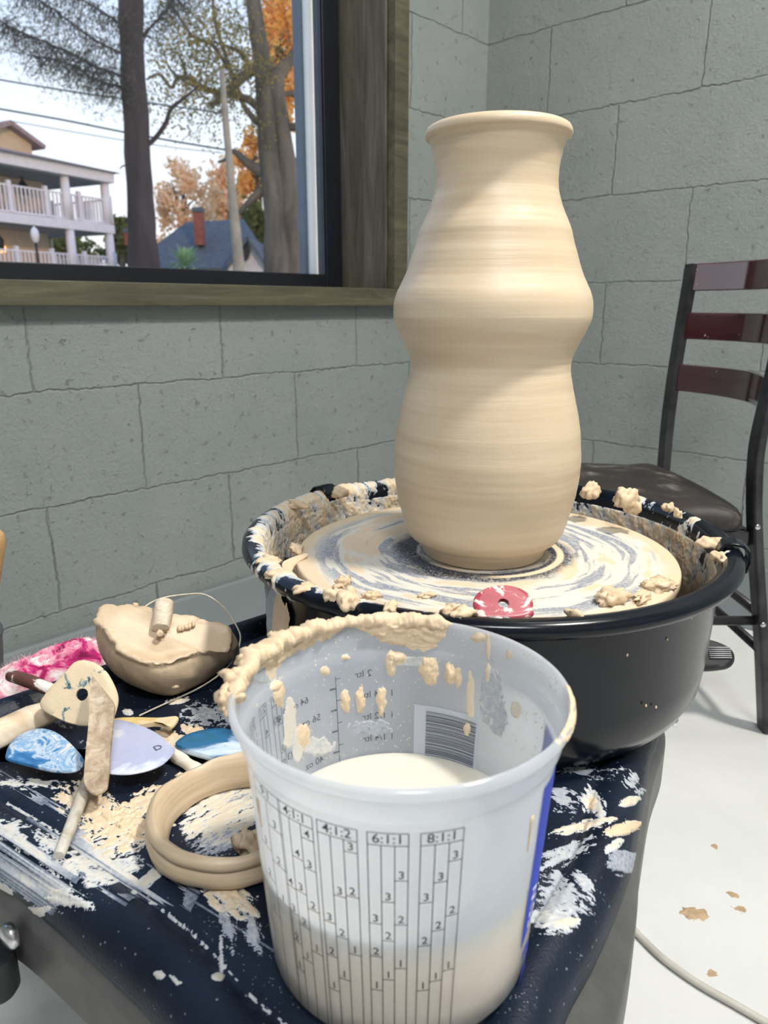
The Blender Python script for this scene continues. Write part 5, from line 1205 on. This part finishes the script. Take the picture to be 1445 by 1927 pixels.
# dark cypress / pine in front of the building
Y1 = 17.0; g1 = aty(285, 560, Y1)
tr1 = thing('cypress_tree', 'tall dark straight trunked tree with feathery twigs in the middle of the window', 'tree', (g1[0], g1[1], GZ))
mb = MB(); tbr(mb, [(243, -260), (245, -100), (246, 0), (250, 120), (258, 260), (266, 400), (271, 500), (276, 640), (280, 760)], [26, 34, 40, 39, 42, 46, 54, 66, 80], Y1, 16)
mb.build('trunk', M['bark'], tr1)
mb = MB(); brs = [[(246, 60), (190, 20), (120, -20)], [(248, 110), (170, 70), (90, 10), (40, -20)], [(250, 150), (180, 125), (110, 90), (40, 60), (0, 40)], [(252, 165), (190, 155), (130, 120), (60, 105)], [(250, 90), (320, 10), (340, -20)], [(256, 330), (235, 312), (225, 318)]]
for b_ in brs: tbr(mb, b_, [4.5, 3, 1.4], Y1, 6)
tbr(mb, [(262, 285), (290, 262), (312, 232), (322, 205), (352, 180), (375, 160)], [9, 8, 8, 7, 5, 3], Y1, 8)
r6 = random.Random(12)
twc = []
for b_ in brs[:5]:
    P = catmull([np.array([x, y, 0]) for x, y in b_], 10)
    for p in P[3:]:
        for q_ in range(5):
            a = math.radians(r6.uniform(30, 150)) if r6.random() < .75 else math.radians(r6.uniform(190, 350)); L = r6.uniform(14, 48)
            x1, y1 = p[0] + math.cos(a) * L * r6.choice((-1, 1)) * .9, p[1] + abs(math.sin(a)) * L * (1 if r6.random() < .8 else -.6)
            dY = r6.uniform(-1.2, 1.2)
            A = aty(p[0], p[1], Y1 + dY); B = aty(x1, y1, Y1 + dY * 1.3); mb.add(*tube([A, (A + B) / 2 + np.array([0, 0, .03]), B], [.010, .007, .003], 4, 1, False)); twc.append((x1, y1, Y1 + dY * 1.3)); twc.append(((p[0] + x1) / 2, (p[1] + y1) / 2, Y1 + dY))
mb.build('branches', M['bark'], tr1)
r = np.random.default_rng(77); V = []
for (x, y, Y) in twc:
    c_ = aty(x, y, Y); cnt = 8; P = c_ + r.normal(size=(cnt, 3)) * np.array([.20, .25, .15]); d = r.normal(size=(cnt, 3)) + np.array([0, 0, -.8]); d /= np.linalg.norm(d, axis=1)[:, None]; e = np.cross(d, r.normal(size=(cnt, 3))); e /= np.linalg.norm(e, axis=1)[:, None]
    V.append(np.stack([P, P + d * .05 + e * .008, P + d * .10, P + d * .05 - e * .008], 1).reshape(-1, 3))
V = np.concatenate(V); mesh('needles', V, np.arange(len(V)).reshape(-1, 4), M['leafd'], tr1, False)
# oak at right
Y2 = 24.0; g2 = aty(530, 560, Y2)
tr2 = thing('oak_tree', 'gnarled grey oak with several thick limbs near the right side of the window', 'tree', (g2[0], g2[1], GZ))
mb = MB(); tbr(mb, [(540, 800), (530, 640), (528, 500), (520, 400), (508, 300), (500, 200), (492, 110), (480, 30), (470, -60), (455, -160)], [90, 78, 60, 46, 38, 34, 28, 26, 22, 14], Y2, 14)
tbr(mb, [(560, 640), (548, 500), (545, 400), (540, 320), (530, 230), (520, 150), (545, 115), (585, 60)], [60, 46, 36, 34, 26, 28, 18, 14], Y2, 12)
tbr(mb, [(580, 560), (562, 480), (556, 380), (572, 280), (600, 200)], [40, 26, 24, 22, 14], Y2 + .6, 10)
mb.build('trunk', M['bark2'], tr2)
mb = MB()
for pts, w in (([(515, 130), (480, 130), (445, 155), (415, 185), (395, 200)], [20, 18, 16, 12, 8]), ([(500, 215), (470, 190), (440, 178), (415, 175), (385, 165), (350, 145), (332, 150), (322, 165), (300, 140), (275, 150)], [14, 12, 12, 10, 8, 7, 6, 6, 5, 3]), ([(495, 240), (470, 215), (455, 190), (430, 120), (405, 40), (398, -40)], [12, 10, 8, 7, 6, 5]), ([(430, 130), (400, 85), (365, 70), (335, 30), (310, -10)], [7, 6, 5, 4, 3]), ([(505, 330), (470, 310), (440, 285), (425, 300), (410, 305)], [22, 16, 9, 6, 4]), ([(508, 350), (480, 370), (450, 400)], [18, 14, 8]), ([(470, 130), (455, 100), (420, 85), (390, 75)], [8, 7, 5, 3]), ([(555, 180), (548, 176), (530, 178)], [10, 9, 8]), ([(560, 240), (540, 238), (510, 236)], [14, 12, 10]), ([(420, 180), (360, 160), (320, 130), (310, 100)], [6, 5, 4, 2]), ([(352, 150), (345, 120), (330, 95)], [5, 4, 2])):
    mbl = MB(); tbr(mbl, pts, w, Y2, 8); mbl.build('limb', M['bark2'], tr2)
r7 = random.Random(31); tw2 = []
for _ in range(420):
    x, y = r7.gauss(400, 75), r7.gauss(110, 80)
    if not (275 < x < 560 and -40 < y < 330): continue
    if x < 430 and y > 270: continue
    a = r7.uniform(0, 6.28); L = r7.uniform(8, 34); dY = r7.uniform(-2, 2); A = aty(x, y, Y2 + dY); B = aty(x + L * math.cos(a), y + L * math.sin(a), Y2 + dY); mb.add(*tube([A, (A + B) / 2 + np.array([0, 0, .06]), B], [.014, .011, .005], 4, 1, False)); tw2.append((x, y, Y2 + dY))
mb.build('twigs', M['bark2'], tr2)['kind'] = 'stuff'
V = []; r = np.random.default_rng(78)
for (x, y, Y) in tw2:
    c_ = aty(x, y, Y); cnt = 16; P = c_ + r.normal(size=(cnt, 3)) * np.array([.22, .3, .2]); d = r.normal(size=(cnt, 3)); d /= np.linalg.norm(d, axis=1)[:, None]; e = np.cross(d, r.normal(size=(cnt, 3))); e /= np.linalg.norm(e, axis=1)[:, None]
    V.append(np.stack([P, P + d * .05 + e * .03, P + d * .10, P + d * .05 - e * .03], 1).reshape(-1, 3))
V = np.concatenate(V); mesh('foliage', V, np.arange(len(V)).reshape(-1, 4), M['leafoak'], tr2, False)
def bgtree(name, x, y, Y, rx, ry, cnt, size, mat, lb, seed, tr_=(0, 0), clump=.3):
    c_ = aty(x, y, Y); t = thing(name, lb, 'tree', (c_[0], c_[1], GZ), 'trees in the distance beyond the window')
    k = Y / F; mb = MB(); mb.add(*tube([(c_[0], c_[1], GZ), (c_[0] + .1, c_[1], c_[2] - ry * k * .3), (c_[0], c_[1], c_[2] + ry * k * .5)], [.4, .28, .08], 8))
    for i in range(7):
        a = random.uniform(-1, 1); mb.add(*tube([(c_[0], c_[1], c_[2] - ry * k * .5), (c_[0] + a * rx * k * .4, c_[1], c_[2]), (c_[0] + a * rx * k * .8, c_[1], c_[2] + ry * k * random.uniform(-.1, .7))], [.15, .1, .04], 6))
    mb.build('trunk', M['bark2'], t); leaves('foliage', c_, (rx * k, rx * k * .7, ry * k), cnt, size, mat, t, seed, 1, clump); return t
bgtree('autumn_tree', 345, 385, 60, 58, 72, 2400, .24, M['leafy'], 'pale orange autumn tree standing behind the grey house roof', 1, clump=.22)
bgtree('autumn_tree', 525, 110, 48, 36, 110, 2600, .26, M['leafo'], 'tall golden tree glowing behind the upper oak limbs', 2)
bgtree('autumn_tree', 480, 330, 50, 30, 60, 1100, .24, M['leafo'], 'low orange tree glowing between the pole and the oak trunk', 3)
bgtree('evergreen_tree', 225, 450, 75, 26, 34, 1800, .35, M['leafg'], 'round olive tree between the porch building and the dark trunk', 4)
bgtree('evergreen_tree', 430, 370, 70, 34, 60, 1900, .34, M['leafy'], 'faded yellow green tree behind the utility pole', 5)
bgtree('evergreen_tree', 478, 440, 46, 30, 50, 1800, .24, M['leafg'], 'dark green shrubby tree behind the oak base', 6)
bgtree('evergreen_tree', 110, 470, 80, 90, 30, 3200, .4, M['leafg'], 'wide olive trees seen through the lower porch', 7)
bgtree('evergreen_tree', 300, 480, 85, 50, 28, 1800, .4, M['leafy'], 'low yellowish trees on the horizon right of the dark trunk', 8)
# utility pole + wires
up = thing('utility_pole', 'pale leaning wooden utility pole in front of the oak', 'utility pole', tuple(aty(450, 560, 21)))
mb = MB(); tbr(mb, [(457, 640), (449, 500), (440, 400), (432, 310), (424, 220), (417, 130)], [26, 20, 17, 13, 11, 9], 21.0, 12); mb.build('pole', simple('weathered pole', (.34, .32, .27), .9, 0, (.26, .25, .21), 3), up)
M['wirec'] = simple('overhead cable', (.06, .08, .11), .6)
for i, (pts, w, lb) in enumerate((([(-60, 138), (0, 150), (120, 170), (230, 186), (430, 215)], 2.6, 'highest dark overhead cable crossing the dark trunk'), ([(-60, 194), (0, 205), (120, 226), (230, 248), (340, 268), (425, 282)], 3.0, 'thick overhead cable running just above the porch roof'), ([(20, 228), (120, 245), (220, 262), (330, 278), (420, 288)], 1.2, 'thin overhead cable lowest of the three above the porch roof'), ([(-40, 84), (60, 104), (160, 118)], 1.4, 'short thin overhead cable at upper left of the window'))):
    P = catmull(pxpath(pts, 21.3), 6); Vt, Ft = tube(P, w / 2 / F * 21, 6); tag(mesh('overhead_cable', Vt, Ft, M['wirec']), lb, 'cable', 'overhead cables outside the window')
# grey roofed house with chimney
M['shing'] = simple('blue grey shingles', (.10, .125, .15), .85, 0, (.08, .10, .125), 4); M['brick'] = simple('red brick', (.28, .085, .06), .8, 0, (.20, .06, .045), 6); M['stucco'] = simple('white gable wall', (.66, .64, .64), .8, 0, (.55, .53, .54), 3)
YH = 40.0
hs = thing('grey_roof_house', 'low house with blue grey roof, brick chimney and white gable beyond the pole', 'house', tuple(aty(400, 560, YH)))
a, b_, c_, d_ = [aty(x, y, YH) for x, y in ((240, 560), (345, 415), (455, 412), (510, 560))]
bk3 = np.array([-1.0, 7.0, 0])
mb = MB(); r1, r2 = aty(350, 418, YH + 4), aty(458, 412, YH + 4); e1_, e2_ = aty(235, 505, YH), aty(520, 505, YH)
mb.add([e1_, e2_, r2, r1, e1_ + bk3, e2_ + bk3], [(0,1,2,3), (3,2,5,4), (0,3,4), (1,5,2)]); mb.build('roof', M['shing'], hs, False)
mb = MB(); mb.add(*box(((e1_ + e2_) / 2 + bk3 / 2 - np.array([0, 0, 1.6]))[:3], (abs(e2_[0] - e1_[0]) * .94, 6.2, 3.2))); mb.build('wall', M['stucco'], hs, False)
# gable dormer facing us
g = [aty(x, y, YH - .6) for x, y in ((425, 540), (430, 505), (468, 452), (503, 505), (505, 540))]; bk4 = np.array([0, 4.0, 0]); mb = MB(); mb.add(g + [p + bk4 for p in g], [(4,3,2,1,0), (5,6,7,8,9)] + [(i, (i+1) % 5, 5 + (i+1) % 5, 5 + i) for i in range(5)]); mb.build('gable', M['stucco'], hs, False)
mb = MB(); 
for A, B in ((g[1], g[2]), (g[3], g[2])): mb.add(*rod([A + np.array([0, 1.8, .1]), B + np.array([0, 1.8, .1])], 4.4, .14))
mb.build('gable_roof', M['shing'], hs, False)
wv_ = aty(459, 473, YH - .66); Vt, Ft = lathe([(0, 0), (.38, 0), (.38, .06), (0, .06)], (0, 0, 0), 20); Vt = [(wv_[0] + v[0] * .8, wv_[1] - v[2], wv_[2] + v[1] * 1.25) for v in Vt]; mesh('gable_window', Vt, Ft, M['black'], hs, False)
for x0, x1, y0, y1, Yc, lbn in ((365, 385, 397, 462, YH + 1.5, 'chimney'), (236, 246, 436, 462, YH + 3, 'chimney')):
    A, B = aty(x0, y0, Yc), aty(x1, y1, Yc); mb = MB(); mb.add(*box((A + B) / 2, (abs(B[0] - A[0]), .6, abs(A[2] - B[2])))); ch = mb.build('chimney', M['brick'], hs, False)
    mb = MB(); mb.add(*box(((A + B) / 2 * np.array([1, 1, 0]) + np.array([0, 0, A[2] + .03])), (abs(B[0] - A[0]) * 1.12, .72, .22))); mb.build('chimney_cap', M['shing'], ch, False)
# palm shrub
pc = aty(348, 503, 28); pm_ = thing('palm_shrub', 'bright green fan palm shrub just above the window sill', 'shrub', (pc[0], pc[1], GZ))
mb = MB(); mb.add(*tube([(pc[0], pc[1], GZ), pc], [.18, .14], 8)); mb.build('stem', M['bark2'], pm_)
mb = MB(); r8 = random.Random(5)
for i in range(90):
    a = r8.uniform(0, 6.28); el = r8.uniform(-.1, 1.3); L = r8.uniform(.6, 1.15); d = np.array([math.cos(a) * math.cos(el), math.sin(a) * math.cos(el), math.sin(el)]); s_ = np.cross(d, (0, 0, 1)); s_ /= np.linalg.norm(s_); P0 = pc; P1 = pc + d * L * .6; P2 = pc + d * L + np.array([0, 0, -.18])
    mb.add([P0, P1 + s_ * .05, P2, P1 - s_ * .05], [(0, 1, 2, 3)])
mb.build('fronds', M['palm'], pm_, False)
# street lamp
lp = aty(66, 445, 33); sl = thing('street_lamp', 'white globe street lamp on dark post in front of the porch building', 'street lamp', (lp[0], lp[1], GZ))
Vt, Ft = tube([(lp[0], lp[1], GZ), (lp[0], lp[1], lp[2] - .1)], [.07, .05], 10); mesh('lamp_post', Vt, Ft, M['black'], sl)
Vt, Ft = lathe([(.06, -.25), (.13, -.15), (.17, .05), (.14, .25), (.06, .35), (0, .42)], lp, 16); mesh('lamp_globe', Vt, Ft, M['whitep'], sl)
# ================================================================== LIGHT
w = bpy.data.worlds.new('sky'); S.world = w; w.use_nodes = True; nt = w.node_tree; nt.nodes.clear()
out = nt.nodes.new('ShaderNodeOutputWorld'); bg = nt.nodes.new('ShaderNodeBackground'); tc = nt.nodes.new('ShaderNodeTexCoord'); sp = nt.nodes.new('ShaderNodeSeparateXYZ')
nt.links.new(tc.outputs['Generated'], sp.inputs[0])
cr = ramp(nt, sp.outputs[2], [(0.0, (1.0, .90, .84)), (.10, (.97, .93, .95)), (.22, (.86, .91, 1.0)), (.45, (.50, .66, .98)), (1.0, (.28, .45, .85))])
nt.links.new(cr, bg.inputs[0]); bg.inputs[1].default_value = 1.5; nt.links.new(bg.outputs[0], out.inputs[0])
def aim(o, t): d = Vector(t) - Vector(o.location); o.rotation_euler = d.to_track_quat('-Z', 'Y').to_euler()
sun = bpy.data.lights.new('low_sun', 'SUN'); sun.energy = 1.3; sun.angle = .02; sun.color = (1, .55, .28); so_ = bpy.data.objects.new('low_sun', sun); COL.objects.link(so_)
az = math.radians(150); el = math.radians(16); so_.location = (10, -10, 5); dv = Vector((math.sin(az) * math.cos(el), math.cos(az) * math.cos(el), math.sin(el))); so_.rotation_euler = (-dv).to_track_quat('-Z', 'Y').to_euler()
M['lampm'], nt, b, _ = newmat('lamp diffuser'); b.inputs['Emission Color'].default_value = (1, .96, .9, 1); b.inputs['Emission Strength'].default_value = 2; b.inputs['Base Color'].default_value = (.9, .9, .9, 1)
def ceil_lamp(x, y, sx, sy, power, col, lb, z=ZT - .07):
    t = thing('ceiling_light', lb, 'ceiling light', (x, y, ZT), 'ceiling lights')
    mb = MB(); mb.add(*box((x, y, ZT - .025), (sx + .06, sy + .06, .05))); mb.build('housing', M['plaster'], t, False)
    mb = MB(); mb.add(*box((x, y, ZT - .054), (sx, sy, .006))); mb.build('diffuser', M['lampm'], t, False)
    L = bpy.data.lights.new('ceiling_lamp', 'AREA'); L.shape = 'RECTANGLE'; L.size = sx; L.size_y = sy; L.energy = power; L.color = col; o = bpy.data.objects.new('ceiling_lamp', L); COL.objects.link(o); o.location = (x, y, z); return o
ceil_lamp(.98, .28, .2, .2, 74, (1, .95, .86), 'square ceiling light over the right side behind the viewer')
ceil_lamp(.25, -1.0, .6, .3, 50, (.97, .98, 1.0), 'long ceiling light behind the viewer at left')
ceil_lamp(.75, 1.25, .6, .3, 5, (1, .98, .95), 'long ceiling light over the chair')
# ================================================================== CAMERA
cam = bpy.data.cameras.new('camera'); co = bpy.data.objects.new('camera', cam); COL.objects.link(co)
co.location = (0, 0, CAMH); co.rotation_euler = (math.pi / 2 - TH, 0, 0)
cam.sensor_fit = 'VERTICAL'; cam.sensor_height = 36 ; cam.lens = F / H * 36; cam.clip_start = .02; cam.clip_end = 500
cam.dof.use_dof = True; cam.dof.focus_distance = .66; cam.dof.aperture_fstop = cam.lens / 2.4
S.camera = co
S.view_settings.view_transform = 'Standard'; S.view_settings.look = 'None'; S.view_settings.gamma = 1; S.view_settings.exposure = -0.14
S.cycles.max_bounces = 14; S.cycles.diffuse_bounces = 10; S.cycles.transmission_bounces = 12; S.cycles.transparent_max_bounces = 16; S.cycles.use_denoising = True
S.cycles.sample_clamp_indirect = 8
